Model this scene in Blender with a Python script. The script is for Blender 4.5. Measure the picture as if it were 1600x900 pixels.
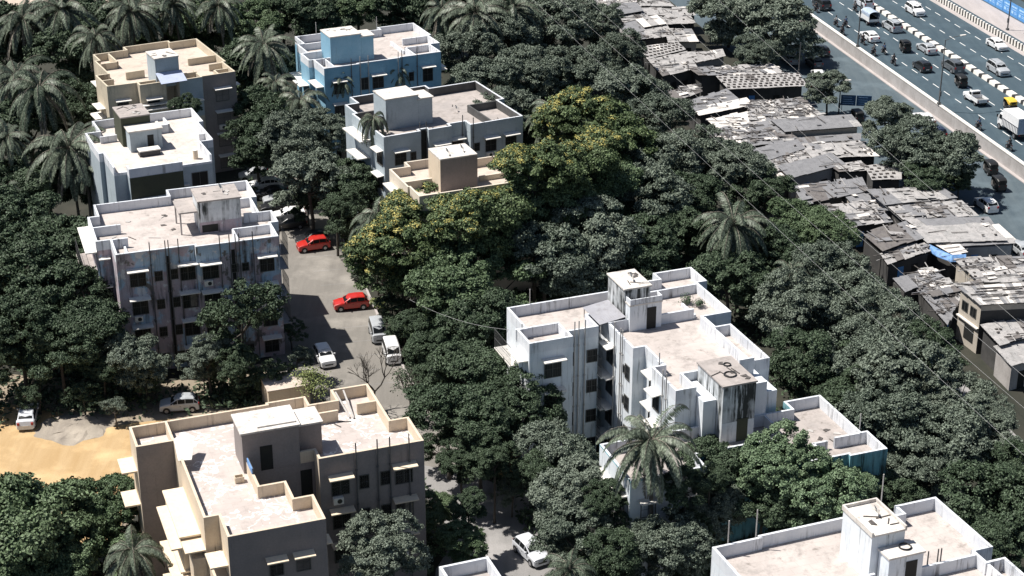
import bpy, bmesh, math, random
import numpy as np
from mathutils import Vector, Matrix
for o in list(bpy.data.objects): bpy.data.objects.remove(o)
S = bpy.context.scene; COL = S.collection; R = math.radians
random.seed(7)
# ---------------- camera, sky, sun, exposure
F, PITCH, HC = 2800.0, R(24.5), 81.5
cam = bpy.data.cameras.new('camera'); cam.sensor_width = 36; cam.lens = F/1600*36; cam.clip_end = 3000; cam.clip_start = 1
co = bpy.data.objects.new('camera', cam); COL.objects.link(co); co.location = (0, 0, HC); co.rotation_euler = (R(90)-PITCH, 0, 0); S.camera = co
SUN_AZ, SUN_EL = -81.0, 61.0        # azimuth clockwise from +Y
W = bpy.data.worlds.new('World'); S.world = W; W.use_nodes = True
nt = W.node_tree; sky = nt.nodes.new('ShaderNodeTexSky'); sky.sky_type = 'NISHITA'; sky.sun_disc = False
sky.sun_elevation = R(SUN_EL); sky.sun_rotation = R(SUN_AZ)
nt.links.new(sky.outputs[0], nt.nodes['Background'].inputs[0]); nt.nodes['Background'].inputs[1].default_value = 0.05
sl = bpy.data.lights.new('sun', 'SUN'); sl.energy = 5.0; sl.angle = R(0.5); sl.color = (1, .955, .89)
so = bpy.data.objects.new('sun', sl); COL.objects.link(so)
sd = Vector((math.sin(R(SUN_AZ))*math.cos(R(SUN_EL)), math.cos(R(SUN_AZ))*math.cos(R(SUN_EL)), math.sin(R(SUN_EL))))
so.rotation_euler = sd.to_track_quat('Z', 'Y').to_euler()
S.view_settings.view_transform = 'Standard'; S.view_settings.look = 'None'; S.view_settings.exposure = 0.5; S.view_settings.gamma = 1
S.render.engine = 'CYCLES'; S.cycles.max_bounces = 4; S.cycles.diffuse_bounces = 2; S.cycles.glossy_bounces = 2

# ---------------- helpers
def at(px, py, z=0.0):
    x = (px-800)/F; v = (py-450)/F
    d = (x, math.cos(PITCH)-v*math.sin(PITCH), -math.sin(PITCH)-v*math.cos(PITCH)); t = (z-HC)/d[2]
    return Vector((d[0]*t, d[1]*t, z))
def mpp(p):   # metres per photo pixel at a point
    return (p.y*math.cos(PITCH)-(p.z-HC)*math.sin(PITCH))/F
class MB:
    def __init__(s): s.v = []; s.f = []; s.m = []; s.cur = 0
    def mat(s, i): s.cur = i; return s
    def poly(s, pts):
        b = len(s.v); s.v += [tuple(p) for p in pts]; s.f.append(tuple(range(b, b+len(pts)))); s.m.append(s.cur)
    def box(s, x0, x1, y0, y1, z0, z1, T=None):
        p = [(x, y, z) for z in (z0, z1) for x, y in ((x0, y0), (x1, y0), (x1, y1), (x0, y1))]
        if T is not None: p = [tuple(T @ Vector(q)) for q in p]
        b = len(s.v); s.v += p
        for f in ((3, 2, 1, 0), (4, 5, 6, 7), (0, 1, 5, 4), (1, 2, 6, 5), (2, 3, 7, 6), (3, 0, 4, 7)):
            s.f.append(tuple(b+i for i in f)); s.m.append(s.cur)
        return s
    def prism(s, pts, z0, z1, bottom=True, top=True):   # pts ccw list of xy; z may be per point list
        n = len(pts); b = len(s.v)
        zz0 = z0 if hasattr(z0, '__len__') else [z0]*n; zz1 = z1 if hasattr(z1, '__len__') else [z1]*n
        s.v += [(p[0], p[1], z) for p, z in zip(pts, zz0)]+[(p[0], p[1], z) for p, z in zip(pts, zz1)]
        for i in range(n):
            j = (i+1) % n; s.f.append((b+i, b+j, b+n+j, b+n+i)); s.m.append(s.cur)
        if top: s.f.append(tuple(b+n+i for i in range(n))); s.m.append(s.cur)
        if bottom: s.f.append(tuple(b+n-1-i for i in range(n))); s.m.append(s.cur)
        return s
    def tube(s, pts, r, n=6, caps=True):
        pts = [Vector(p) for p in pts]; rr = r if hasattr(r, '__len__') else [r]*len(pts)
        b = len(s.v)
        for k, p in enumerate(pts):
            d = (pts[min(k+1, len(pts)-1)]-pts[max(k-1, 0)]).normalized()
            a = d.cross(Vector((0, 0, 1)) if abs(d.z) < .9 else Vector((1, 0, 0))).normalized(); c = d.cross(a)
            for i in range(n):
                t = 2*math.pi*i/n; s.v.append(tuple(p+a*math.cos(t)*rr[k]+c*math.sin(t)*rr[k]))
        for k in range(len(pts)-1):
            for i in range(n):
                j = (i+1) % n; s.f.append((b+k*n+i, b+(k+1)*n+i, b+(k+1)*n+j, b+k*n+j)); s.m.append(s.cur)
        if caps:
            s.f.append(tuple(b+i for i in range(n))); s.m.append(s.cur)
            e = b+(len(pts)-1)*n; s.f.append(tuple(e+n-1-i for i in range(n))); s.m.append(s.cur)
        return s
    def disc(s, c, r, axis, h, n=14):      # short cylinder, axis 'x','y','z'
        c = Vector(c); ax = {'x': Vector((1, 0, 0)), 'y': Vector((0, 1, 0)), 'z': Vector((0, 0, 1))}[axis]
        return s.tube([c-ax*h/2, c+ax*h/2], r, n)
    def mesh(s, name, mats, smooth=False):
        me = bpy.data.meshes.new(name); me.from_pydata(s.v, [], s.f)
        for m in (mats if isinstance(mats, (list, tuple)) else [mats]): me.materials.append(m)
        me.polygons.foreach_set('material_index', s.m)
        if smooth: me.polygons.foreach_set('use_smooth', [True]*len(s.f))
        me.update(); return me
    def build(s, name, mats, parent=None, smooth=False, fix=False):
        me = s.mesh(name, mats, smooth)
        if fix:
            bm = bmesh.new(); bm.from_mesh(me); bmesh.ops.recalc_face_normals(bm, faces=bm.faces); bm.to_mesh(me); bm.free()
        return link(name, me, parent)
def link(name, data, parent=None, loc=None, rz=None):
    o = bpy.data.objects.new(name, data); COL.objects.link(o)
    if parent is not None: o.parent = parent
    if loc is not None: o.location = loc
    if rz is not None: o.rotation_euler = (0, 0, rz)
    return o
def tag(o, label=None, cat=None, group=None, kind=None):
    for k, v in (('label', label), ('category', cat), ('group', group), ('kind', kind)):
        if v: o[k] = v
    return o
def thing(name, label, cat, loc=(0, 0, 0), rz=0.0, group=None):
    return tag(link(name, None, None, loc, rz), label, cat, group)
def kids(o): return [c for c in COL.objects if c.parent is o]
def dup(root, loc, rz, label=None, scale=None):
    r = root.copy(); COL.objects.link(r); r.location = loc; r.rotation_euler = (0, 0, rz)
    if scale: r.scale = scale
    if label: r['label'] = label
    for ch in CH.get(root.name) or CH.setdefault(root.name, [(c, kids(c)) for c in kids(root)]):
        c = ch[0].copy(); COL.objects.link(c); c.parent = r
        for g in ch[1]:
            d = g.copy(); COL.objects.link(d); d.parent = c
    return r
CH = {}

# ---------------- materials
def new_mat(name):
    m = bpy.data.materials.new(name); m.use_nodes = True; t = m.node_tree; b = t.nodes['Principled BSDF']; return m, t, b
def N(t, typ, **k):
    n = t.nodes.new(typ)
    for a, v in k.items(): setattr(n, a, v)
    return n
def noise(t, vec, scale, detail=4, rough=.55, dist=0.0):
    n = N(t, 'ShaderNodeTexNoise'); n.inputs['Scale'].default_value = scale; n.inputs['Detail'].default_value = detail
    n.inputs['Roughness'].default_value = rough; n.inputs['Distortion'].default_value = dist
    if vec is not None: t.links.new(vec, n.inputs['Vector'])
    return n.outputs['Fac']
def ramp(t, fac, a, b, c0=0.0, c1=1.0):
    n = N(t, 'ShaderNodeMapRange'); n.inputs[1].default_value = a; n.inputs[2].default_value = b; n.inputs[3].default_value = c0; n.inputs[4].default_value = c1
    t.links.new(fac, n.inputs[0]); return n.outputs[0]
def mix(t, fac, a, b, mode='MIX'):
    n = N(t, 'ShaderNodeMix', data_type='RGBA', blend_type=mode)
    if isinstance(fac, float): n.inputs[0].default_value = fac
    else: t.links.new(fac, n.inputs[0])
    for i, c in ((6, a), (7, b)):
        if isinstance(c, tuple): n.inputs[i].default_value = (*c, 1)
        else: t.links.new(c, n.inputs[i])
    return n.outputs[2]
def mul(t, a, b):
    n = N(t, 'ShaderNodeMath', operation='MULTIPLY'); t.links.new(a, n.inputs[0])
    if isinstance(b, float): n.inputs[1].default_value = b
    else: t.links.new(b, n.inputs[1])
    return n.outputs[0]
def coords(t, sc=(1, 1, 1), rot=0.0):
    c = N(t, 'ShaderNodeTexCoord'); m = N(t, 'ShaderNodeMapping'); m.inputs['Scale'].default_value = sc; m.inputs['Rotation'].default_value = (0, 0, rot)
    t.links.new(c.outputs['Object'], m.inputs[0]); return m.outputs[0]
def bump(t, b, h, dist, strength=1.0):
    n = N(t, 'ShaderNodeBump'); n.inputs['Distance'].default_value = dist; n.inputs['Strength'].default_value = strength
    t.links.new(h, n.inputs['Height']); t.links.new(n.outputs[0], b.inputs['Normal'])
def plain(name, c, rough=.6, metal=0.0, var=.12, scale=3.0):
    m, t, b = new_mat(name); v = coords(t); n = noise(t, v, scale, 3)
    lo = tuple(x*(1-var) for x in c); hi = tuple(min(1, x*(1+var)) for x in c)
    t.links.new(mix(t, ramp(t, n, .3, .7), lo, hi), b.inputs['Base Color']); b.inputs['Roughness'].default_value = rough; b.inputs['Metallic'].default_value = metal
    return m
def wallmat(name, c, c2=None, stain=(.08, .075, .065), amt=.5, patch=None, thr=.56):
    """painted plaster: mottled colour, rain streaks, optional peeling patches of other colours"""
    m, t, b = new_mat(name); v = coords(t); n = noise(t, v, .6, 5, .6)
    col = mix(t, ramp(t, n, .35, .65), c, c2 or tuple(x*.86 for x in c))
    if patch:
        for k, (pc, sc, th) in enumerate(patch):
            pn = noise(t, coords(t, (1, 1, .8), .7*k), sc, 5, .65); col = mix(t, ramp(t, pn, th, th+.04), col, pc)
    sv = coords(t, (1.6, 1.6, .12)); s1 = noise(t, sv, 1.7, 5, .7); s2 = noise(t, v, .35, 3)
    f = mul(t, ramp(t, s1, thr, thr+.16), ramp(t, s2, .38, .62)); fa = N(t, 'ShaderNodeMath', operation='MULTIPLY', use_clamp=True); t.links.new(f, fa.inputs[0]); fa.inputs[1].default_value = amt; col = mix(t, fa.outputs[0], col, stain)
    g = noise(t, v, 7, 3); col = mix(t, .25, col, mix(t, ramp(t, g, .3, .7), (.35, .35, .35), (.65, .65, .65)), 'OVERLAY')
    t.links.new(col, b.inputs['Base Color']); b.inputs['Roughness'].default_value = .85; bump(t, b, g, .01, .6)
    return m
def deckmat(name, c, c2, cracks=0.0, crack_col=(.8, .78, .74), dirt=.4):
    """flat roof screed: blotches, cement joints, sealed cracks"""
    m, t, b = new_mat(name); v = coords(t); n = noise(t, v, .45, 5, .6, .6)
    col = mix(t, ramp(t, n, .35, .65), c, c2)
    d = noise(t, coords(t, (1, 1, 1), 1.1), 1.1, 6, .7); col = mix(t, mul(t, ramp(t, d, .58, .72), dirt), col, (.16, .14, .12))
    if cracks:
        w = N(t, 'ShaderNodeTexNoise'); w.inputs['Scale'].default_value = 1.2; t.links.new(v, w.inputs['Vector'])
        va = N(t, 'ShaderNodeMix', data_type='VECTOR'); va.inputs[0].default_value = .8; t.links.new(v, va.inputs[4]); t.links.new(w.outputs['Color'], va.inputs[5])
        vo = N(t, 'ShaderNodeTexVoronoi', feature='DISTANCE_TO_EDGE'); vo.inputs['Scale'].default_value = 1.55; t.links.new(va.outputs[1], vo.inputs['Vector'])
        k = ramp(t, vo.outputs['Distance'], .045, .015); msk = ramp(t, noise(t, v, .8, 4, .7), .40, .48)
        col = mix(t, mul(t, mul(t, k, msk), cracks), col, crack_col)
    # screed joints
    br = N(t, 'ShaderNodeTexBrick'); br.inputs['Scale'].default_value = .33; br.inputs['Mortar Size'].default_value = .006; br.inputs['Color1'].default_value = br.inputs['Color2'].default_value = (1, 1, 1, 1); br.inputs['Mortar'].default_value = (.62, .6, .58, 1)
    t.links.new(v, br.inputs['Vector']); col = mix(t, .35, col, br.outputs['Color'], 'MULTIPLY'); e = noise(t, coords(t, (1, 1, 1), 2.2), .8, 7, .75); col = mix(t, ramp(t, e, .50, .66, 0, .55*dirt+.1), col, (.22, .20, .185))
    t.links.new(col, b.inputs['Base Color']); b.inputs['Roughness'].default_value = .9; bump(t, b, noise(t, v, 9, 3), .01, .5)
    return m
def leafmat(name, c, c2, rough=.6):
    m, t, b = new_mat(name); v = coords(t); n = noise(t, v, .55, 3)
    oi = N(t, 'ShaderNodeObjectInfo'); f = N(t, 'ShaderNodeMath', operation='ADD'); t.links.new(n, f.inputs[0]); t.links.new(ramp(t, oi.outputs['Random'], 0, 1, -.15, .15), f.inputs[1])
    col = mix(t, ramp(t, f.outputs[0], .3, .7), c, c2); sp = noise(t, v, 6.5, 4, .7); col = mix(t, ramp(t, sp, .50, .62, 0, .9), col, tuple(x*2.3 for x in c2)); col = mix(t, ramp(t, sp, .47, .38, 0, .7), col, tuple(x*.45 for x in c))  # bright flecks: leaf highlights put into the colour
    t.links.new(col, b.inputs['Base Color']); b.inputs['Roughness'].default_value = rough; b.inputs['Specular IOR Level'].default_value = .22
    return m
def tinmat(name, c, c2, rust, freq=22.0, amt=.6):
    m, t, b = new_mat(name); v = coords(t); n = noise(t, v, 1.2, 5, .7)
    col = mix(t, ramp(t, n, .35, .65), c, c2); d = noise(t, coords(t, (1, .5, 1), .4), 2.3, 6, .75)
    col = mix(t, mul(t, ramp(t, d, .52, .66), amt), col, rust)
    t.links.new(col, b.inputs['Base Color']); b.inputs['Roughness'].default_value = .75
    w = N(t, 'ShaderNodeTexWave', wave_type='BANDS', bands_direction='X'); w.inputs['Scale'].default_value = freq/8; t.links.new(v, w.inputs['Vector'])
    bump(t, b, w.outputs['Fac'], .04, .7); return m
def roadmat(name, c, c2, v2=.5):
    m, t, b = new_mat(name); v = coords(t); n = noise(t, coords(t, (1, .12, 1)), .9, 5, .65); n2 = noise(t, v, .25, 4)
    col = mix(t, ramp(t, n, .3, .7), c, c2); col = mix(t, mul(t, ramp(t, n2, .5, .7), v2), col, tuple(x*1.5 for x in c2))
    g = noise(t, v, 12, 3); col = mix(t, .3, col, mix(t, ramp(t, g, .3, .7), (.3, .3, .3), (.7, .7, .7)), 'OVERLAY')
    t.links.new(col, b.inputs['Base Color']); b.inputs['Roughness'].default_value = .9; return m

MT = {}
MT['soil'] = roadmat('soil', (.016, .02, .012), (.032, .03, .022))
MT['sand'] = roadmat('sand', (.38, .25, .115), (.46, .325, .175), .7)
MT['dust'] = roadmat('dust', (.32, .26, .19), (.20, .17, .13), .8)
MT['pale_soil'] = roadmat('pale_soil', (.42, .34, .28), (.5, .42, .34), .3)
MT['lot'] = roadmat('lot_asphalt', (.155, .145, .13), (.21, .195, .175), .7)
MT['lane'] = roadmat('lane_asphalt', (.19, .185, .18), (.26, .25, .245), .6)
MT['hwy'] = roadmat('highway_asphalt', (.034, .060, .080), (.055, .085, .105), .4)
MT['svc'] = roadmat('service_asphalt', (.055, .08, .098), (.085, .112, .128), .5)
MT['path'] = roadmat('footpath_concrete', (.42, .38, .37), (.34, .31, .3), .3)
MT['paint'] = plain('road_paint', (.75, .75, .73), .7, var=.15, scale=5)
MT['conc'] = wallmat('concrete', (.42, .40, .39), (.33, .31, .30), amt=.6)
MT['black'] = plain('black_paint', (.02, .022, .024), .5)
MT['glass'] = plain('dark_glass', (.008, .010, .011), .3, var=.2); MT['glass'].node_tree.nodes['Principled BSDF'].inputs['Specular IOR Level'].default_value = .25
MT['void'] = plain('dark_room', (.012, .013, .012), .8)
MT['steel'] = plain('grey_steel', (.22, .22, .22), .5, .6)
MT['pipe'] = plain('old_pipe', (.10, .10, .10), .7)
MT['pipe_w'] = plain('pale_pipe', (.45, .43, .41), .6)
MT['slab'] = plain('whitewashed_slab', (.72, .69, .64), .85, var=.1)
MT['slab_tan'] = plain('cream_slab', (.72, .60, .45), .85, var=.08)
MT['trunk'] = plain('bark', (.07, .06, .05), .9, var=.35, scale=6)
MT['palm_trunk'] = plain('palm_bark', (.11, .10, .085), .9, var=.3, scale=8)
MT['rubber'] = plain('tyre_rubber', (.015, .015, .015), .8)
MT['rim'] = plain('wheel_rim', (.4, .4, .42), .35, .7)
MT['bluetarp'] = plain('blue_tarp', (.13, .27, .52), .6, var=.4)
MT['red_lens'] = plain('red_lens', (.35, .02, .02), .3)
MT['lens'] = plain('clear_lens', (.6, .6, .6), .15)
MT['skin'] = plain('skin', (.16, .085, .05), .6)
# ---------------- buildings
def inset(pts, d):
    n = len(pts); out = []
    for i in range(n):
        a, b, c = Vector(pts[i-1]), Vector(pts[i]), Vector(pts[(i+1) % n])
        e1 = (b-a).normalized(); e2 = (c-b).normalized(); n1 = Vector((-e1.y, e1.x)); n2 = Vector((-e2.y, e2.x))
        k = 1+n1.dot(n2); m = (n1+n2)/k if k > .05 else n1
        out.append((b.x+m.x*d, b.y+m.y*d))
    return out
WC = {}
def window_meshes(w, h, shade, pane_mat='glass', slab='slab', bars=True):
    k = (w, h, shade, slab, bars)
    if k in WC: return WC[k]
    f = MB()
    f.box(-w/2-.06, w/2+.06, 0, .07, -h/2-.06, -h/2); f.box(-w/2-.06, w/2+.06, 0, .07, h/2, h/2+.06)
    f.box(-w/2-.06, -w/2, 0, .07, -h/2, h/2); f.box(w/2, w/2+.06, 0, .07, -h/2, h/2)
    if w > .8: f.box(-.02, .02, .02, .055, -h/2, h/2)
    p = MB().box(-w/2, w/2, -.02, .012, -h/2, h/2)
    res = [f.mesh('window', MT['frame']), p.mesh('pane', MT['glass'])]
    if bars:
        g = MB()
        for i in range(1, int(w/.16)): g.box(-w/2+i*.16-.008, -w/2+i*.16+.008, .056, .068, -h/2, h/2)
        g.box(-w/2, w/2, .0565, .0675, -.012, .012)
        res.append(('grille', g.mesh('grille', MT['pipe'])))
    if shade:
        s = MB(); sw = w/2+.3; d = .8
        s.poly([(-sw, 0, h/2+.34), (-sw, d, h/2+.24), (sw, d, h/2+.24), (sw, 0, h/2+.34)]); s.poly([(-sw, 0, h/2+.24), (sw, 0, h/2+.24), (sw, d, h/2+.15), (-sw, d, h/2+.15)])
        s.poly([(-sw, d, h/2+.15), (sw, d, h/2+.15), (sw, d, h/2+.24), (-sw, d, h/2+.24)]); s.poly([(-sw, 0, h/2+.24), (-sw, d, h/2+.15), (-sw, d, h/2+.24), (-sw, 0, h/2+.34)]); s.poly([(sw, 0, h/2+.24), (sw, 0, h/2+.34), (sw, d, h/2+.24), (sw, d, h/2+.15)])
        res.append(('sunshade', s.mesh('sunshade', MT[slab])))
    WC[k] = res; return res
MT['curtain'] = plain('faded_curtain', (.22, .2, .17), .9, var=.3); MT['frame'] = plain('window_frame', (.10, .10, .095), .6)
def CUR(w, h):
    k = ('cur', w, h)
    if k not in WC: WC[k] = MB().mat(0).box(-w/2, w/2, -.02, .012, -h/2, h/2).mat(1).box(-w/2+.04, -w*.05, .013, .03, -h/2+.05, h/2-.1).mesh('pane', [MT['glass'], MT['curtain']])
    return WC[k]
def AC():
    if 'ac' not in WC: WC['ac'] = MB().mat(0).box(-.4, .4, .02, .4, -.28, .28).mat(1).disc((-.08, .41, 0), .2, 'y', .02, 10).mesh('air_conditioner', [MT['slab'], MT['black']])
    return WC['ac']
class Bld:
    def __init__(s, name, label, phi, org, pts, wall, deck, zt=13.0, ph=1.0, th=.2, low={}, par=None, slab='slab', skin=False):
        s.phi = phi; s.pts = pts; s.nw = 0; s.zt = zt; s.zd = zt-ph; s.wall = MT[wall]; s.slab = slab
        s.root = thing(name, label, 'building', (org[0], org[1], 0), R(90-phi)); n = len(pts)
        MB().prism(pts, -.3, s.zd, top=False).build('wall', s.wall, s.root)
        d = MB(); d.poly([(p[0], p[1], s.zd) for p in pts]); d.build('roof', MT[deck], s.root)
        q = inset(pts, th); m = MB()
        for i in range(n):
            j = (i+1) % n; h = low.get(i, ph)
            m.prism([pts[i], pts[j], q[j], q[i]], s.zd+.001, s.zd+h)
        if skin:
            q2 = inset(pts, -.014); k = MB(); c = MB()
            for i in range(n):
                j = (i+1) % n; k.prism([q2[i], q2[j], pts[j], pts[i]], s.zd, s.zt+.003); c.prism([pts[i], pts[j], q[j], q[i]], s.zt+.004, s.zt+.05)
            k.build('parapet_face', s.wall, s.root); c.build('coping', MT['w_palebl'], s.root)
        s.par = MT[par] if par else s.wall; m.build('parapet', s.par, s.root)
    def fr(s, e, d):          # a point d metres along wall e, and the turn that faces out of it
        a = Vector(s.pts[e]); b = Vector(s.pts[(e+1) % len(s.pts)]); v = (b-a).normalized(); p = a+v*d
        return p, math.atan2(v.y, v.x)+math.pi
    def win(s, e, ds, zs=(10.2, 7.2, 4.2, 1.3), w=1.3, h=1.4, shade=True, bars=True, skip=()):
        ms = window_meshes(w, h, shade, slab=s.slab, bars=bars)
        for z in zs:
            for d in (ds if hasattr(ds, '__len__') else [ds]):
                if (d, z) in skip: continue
                p, a = s.fr(e, d); o = link('window', ms[0], s.root, (p.x, p.y, z), a)
                link('pane', ms[1] if (s.nw*7+3) % 6 or w < 1 else CUR(w, h), o); s.nw = getattr(s, 'nw', 0)+1
                if w > 1 and s.nw % 5 == 2: link('air_conditioner', AC(), o, (w*.2, 0, -h/2-.38))
                for nm, me in ms[2:]: link(nm, me, o)
    def pipe(s, e, ds, z0=.2, up=.9, r=.055, m='pipe'):
        for d in ds:
            p, a = s.fr(e, d); nx, ny = -math.sin(a), math.cos(a)
            b = MB().tube([(p.x+nx*.14, p.y+ny*.14, z0), (p.x+nx*.14, p.y+ny*.14, s.zt+up)], r, 6)
            for z in range(2, int(s.zt), 3): b.disc((p.x+nx*.14, p.y+ny*.14, z+.5), r*1.8, 'z', .14, 6)
            b.build('drain_pipe', MT[m], s.root)
    def box(s, nm, m, u0, u1, w0, w1, z0, z1): return MB().box(u0, u1, w0, w1, z0, z1).build(nm, MT[m] if isinstance(m, str) else m, s.root)
    def wallseg(s, u0, w0, u1, w1, h=1.0, z=None, th=.2):
        z = s.zd if z is None else z; a = Vector((u0, w0)); b = Vector((u1, w1)); v = (b-a).normalized()*th/2; n = Vector((-v.y, v.x))
        MB().prism([(a-v-n)[:], (b+v-n)[:], (b+v+n)[:], (a-v+n)[:]], z+.002, z+h-.004).build('parapet', s.par, s.root)
    def room(s, nm, u0, u1, w0, w1, z0, z1, lip=.12, roof='deck_white', curb=0.0, wall=None):
        r = MB().box(u0, u1, w0, w1, z0, z1-.14).build(nm, MT[wall] if wall else s.wall, s.root)
        t = MB().box(u0-lip, u1+lip, w0-lip, w1+lip, z1-.139, z1)
        if curb:
            for a in ((u0-lip, u0-lip+.14, w0-lip, w1+lip), (u1+lip-.14, u1+lip, w0-lip, w1+lip), (u0-lip+.14, u1+lip-.14, w1+lip-.14, w1+lip)): t.box(*a, z1, z1+curb)
        t.build('room_roof', MT[roof], r); return r
    def door(s, u, w, z, ww=.9, h=2.0, par=None, m='void'):      # on a wall facing the front (-w)
        MB().box(u-ww/2, u+ww/2, w-.035, w-.01, z, z+h).build('door', MT[m], par or s.root)
    def ledge(s, e, d0, d1, z, dep=.9, th=.12, m=None, rise=0.0, bars=False):
        p, a = s.fr(e, d0); p2, _ = s.fr(e, d1); L = (p2-p).length
        b = MB().box(-L, 0, 0, dep, z, z+th)
        if rise: b.box(-L, 0, dep-.1, dep, z+th, z+th+rise); b.box(-L, -L+.1, 0, dep-.1, z+th, z+th+rise); b.box(-.1, 0, 0, dep-.1, z+th, z+th+rise)
        o = b.build('balcony' if rise or bars else 'ledge', MT[m or s.slab], s.root); o.location = (p.x, p.y, 0); o.rotation_euler = (0, 0, a)
        if bars:
            g = MB(); k = int(L/.22)
            for i in range(k+1): g.box(-i*L/k-.012, -i*L/k+.012, dep-.06, dep-.035, z+th, z+th+1.9)
            for zz in (.05, .95, 1.85): g.box(-L, 0, dep-.061, dep-.034, z+th+zz, z+th+zz+.03)
            g.build('railing', MT['pipe'], o)
        return o
def dish(b, u, w, z, r=.35, az=0.0):
    """satellite dish on a short mast"""
    o = thing('satellite_dish', b[1], 'dish', (b[0].root.matrix_basis @ Vector((u, w, z))), az)
    MB().tube([(0, 0, 0), (0, 0, .5)], .03, 6).build('mast', MT['pipe_w'], o)
    m = MB(); n = 12; c = []
    for k, (rr, dd) in enumerate(((.02, 0), (r*.5, .04), (r, .14))):
        c.append([(dd+.05, math.cos(2*math.pi*i/n)*rr, .55+math.sin(2*math.pi*i/n)*rr) for i in range(n)])
    for k in range(2):
        for i in range(n): j = (i+1) % n; m.poly([c[k][i], c[k][j], c[k+1][j], c[k+1][i]])
    d = m.build('dish', MT['slab'], o); d.rotation_euler = (0, R(-35), 0)
    return o

def local(bl, u, w, z=0): return bl.root.matrix_basis @ Vector((u, w, z))
def upd(b): b.root.matrix_basis  # noqa
# materials of the blocks
WT = (.70, .72, .74)
MT['w_white'] = wallmat('white_painted_wall', (.74, .77, .80), (.66, .71, .76), (.08, .09, .09), 1.0, thr=.53)
MT['w_white_stain'] = wallmat('streaked_white_wall', (.68, .70, .72), (.55, .58, .6), (.03, .035, .035), 1.6, thr=.42)
MT['w_tan'] = wallmat('cream_painted_wall', (.66, .555, .43), (.60, .50, .38), (.16, .12, .08), .9)
MT['w_cream'] = wallmat('pale_cream_wall', (.68, .60, .50), (.6, .53, .44), (.14, .12, .09), .8); MT['w_taupe_shade'] = wallmat('taupe_shade_wall', (.27, .235, .225), (.23, .205, .20), (.08, .07, .06), .4)  # taupe: cream wall darkened so the colour carries the shade of front faces
MT['w_beige'] = wallmat('beige_painted_wall', (.60, .52, .40), (.5, .44, .34), (.10, .09, .07), 1.1)
MT['w_pink'] = wallmat('patchy_pink_wall', (.41, .38, .43), (.44, .35, .38), (.05, .05, .05), 1.0,
                       patch=[((.36, .48, .60), .28, .52), ((.60, .60, .62), 1.0, .57), ((.15, .14, .13), .6, .58)], thr=.47)
MT['w_blue'] = wallmat('blue_painted_wall', (.19, .38, .52), (.25, .44, .57), (.05, .09, .12), .5)
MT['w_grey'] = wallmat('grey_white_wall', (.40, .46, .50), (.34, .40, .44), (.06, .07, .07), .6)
MT['w_teal'] = wallmat('streaked_teal_wall', (.16, .40, .47), (.24, .46, .52), (.03, .05, .05), 1.3, thr=.46)
MT['w_palebl'] = wallmat('pale_parapet', (.72, .74, .77), (.60, .63, .68), (.09, .09, .09), 1.0, thr=.52)
MT['w_dark'] = wallmat('near_black_parapet', (.06, .06, .06), (.10, .10, .10), amt=.4); MT['w_olive'] = wallmat('olive_wall', (.060, .068, .042), (.05, .055, .036), amt=.4)  # first one: near-black tone for the grey block's parapet
MT['deck_pink'] = deckmat('pinkish_screed_deck', (.52, .465, .435), (.43, .385, .36), dirt=.8)
MT['deck_crack'] = deckmat('deck_with_sealed_cracks', (.45, .395, .37), (.52, .46, .43), 1.0, (.85, .83, .80))
MT['deck_cream'] = deckmat('cream_screed_deck', (.58, .49, .42), (.50, .42, .35), dirt=.6)
MT['deck_white'] = deckmat('whitewashed_deck', (.72, .68, .63), (.60, .56, .52), dirt=.8)
MT['deck_dirty'] = deckmat('dirty_screed_deck', (.42, .375, .35), (.33, .30, .285), dirt=.9)
MT['deck_tile'] = deckmat('pale_tiled_deck', (.62, .56, .51), (.54, .48, .44), dirt=.5)
MT['tin_grey'] = tinmat('weathered_grey_sheet', (.36, .36, .39), (.30, .30, .33), (.18, .17, .16), amt=.4); MT['tin_blue'] = tinmat('pale_blue_sheet', (.50, .56, .72), (.44, .5, .66), (.3, .3, .3), amt=.2)

# --- cream block with cracked terraces, lower left
B = Bld('apartment_building', 'cream apartment block, lower left, its flat roof covered in white sealed cracks', 70, (-20.1, 107.9),
        [(0, 0), (7.15, 0), (7.15, 3.6), (5.7, 3.6), (5.7, 6.2), (3.7, 6.2), (3.7, 10), (8.8, 10), (8.8, 8.5), (17.2, 8.5), (17.2, 12.6), (15.7, 12.6), (15.7, 19.2), (12.5, 19.2),
         (12.5, 17.3), (10.3, 17.3), (10.3, 18.8), (7, 18.8), (7, 18.5), (-4, 18.5), (-4, 15.1), (-1.1, 15.1), (-1.1, 3.1), (0, 3.1)], 'w_tan', 'deck_crack', slab='slab_tan')
TAN = B
B.box('wall_paint_and_shade', 'w_taupe_shade', 0.01, 7.14, -.012, .002, -.2, 12.98); B.box('wall_paint_and_shade', 'w_taupe_shade', 8.81, 17.19, 8.488, 8.502, -.2, 12.98); B.box('wall_paint_and_shade', 'w_taupe_shade', -3.99, -1.12, 15.088, 15.102, -.2, 12.98)  # camera-facing walls skinned darker: their shade is put into the colour
r = B.room('stair_room', 3.3, 7.7, 9.96, 13.1, 12.01, 15.5, wall='w_taupe_shade'); B.box('wall_paint_and_shade', 'w_taupe_shade', 3.72, 8.79, 9.945, 9.957, 0, 12)
MB().box(4.6, 7.6, 10.3, 12.2, 15.5, 15.62).build('roof_step', MT['deck_white'], r)
r2 = B.room('stair_room', 7.72, 9.7, 10.9, 13.3, 12.01, 14.9, wall='w_taupe_shade', curb=0)
B.door(5.1, 9.96, 12.0, .95, 2.1); B.door(8.1, 9.96, 9.1, .9, 2.3); 
for u, z in ((8.4, 13.6), (8.3, 10.6)): pass
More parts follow.
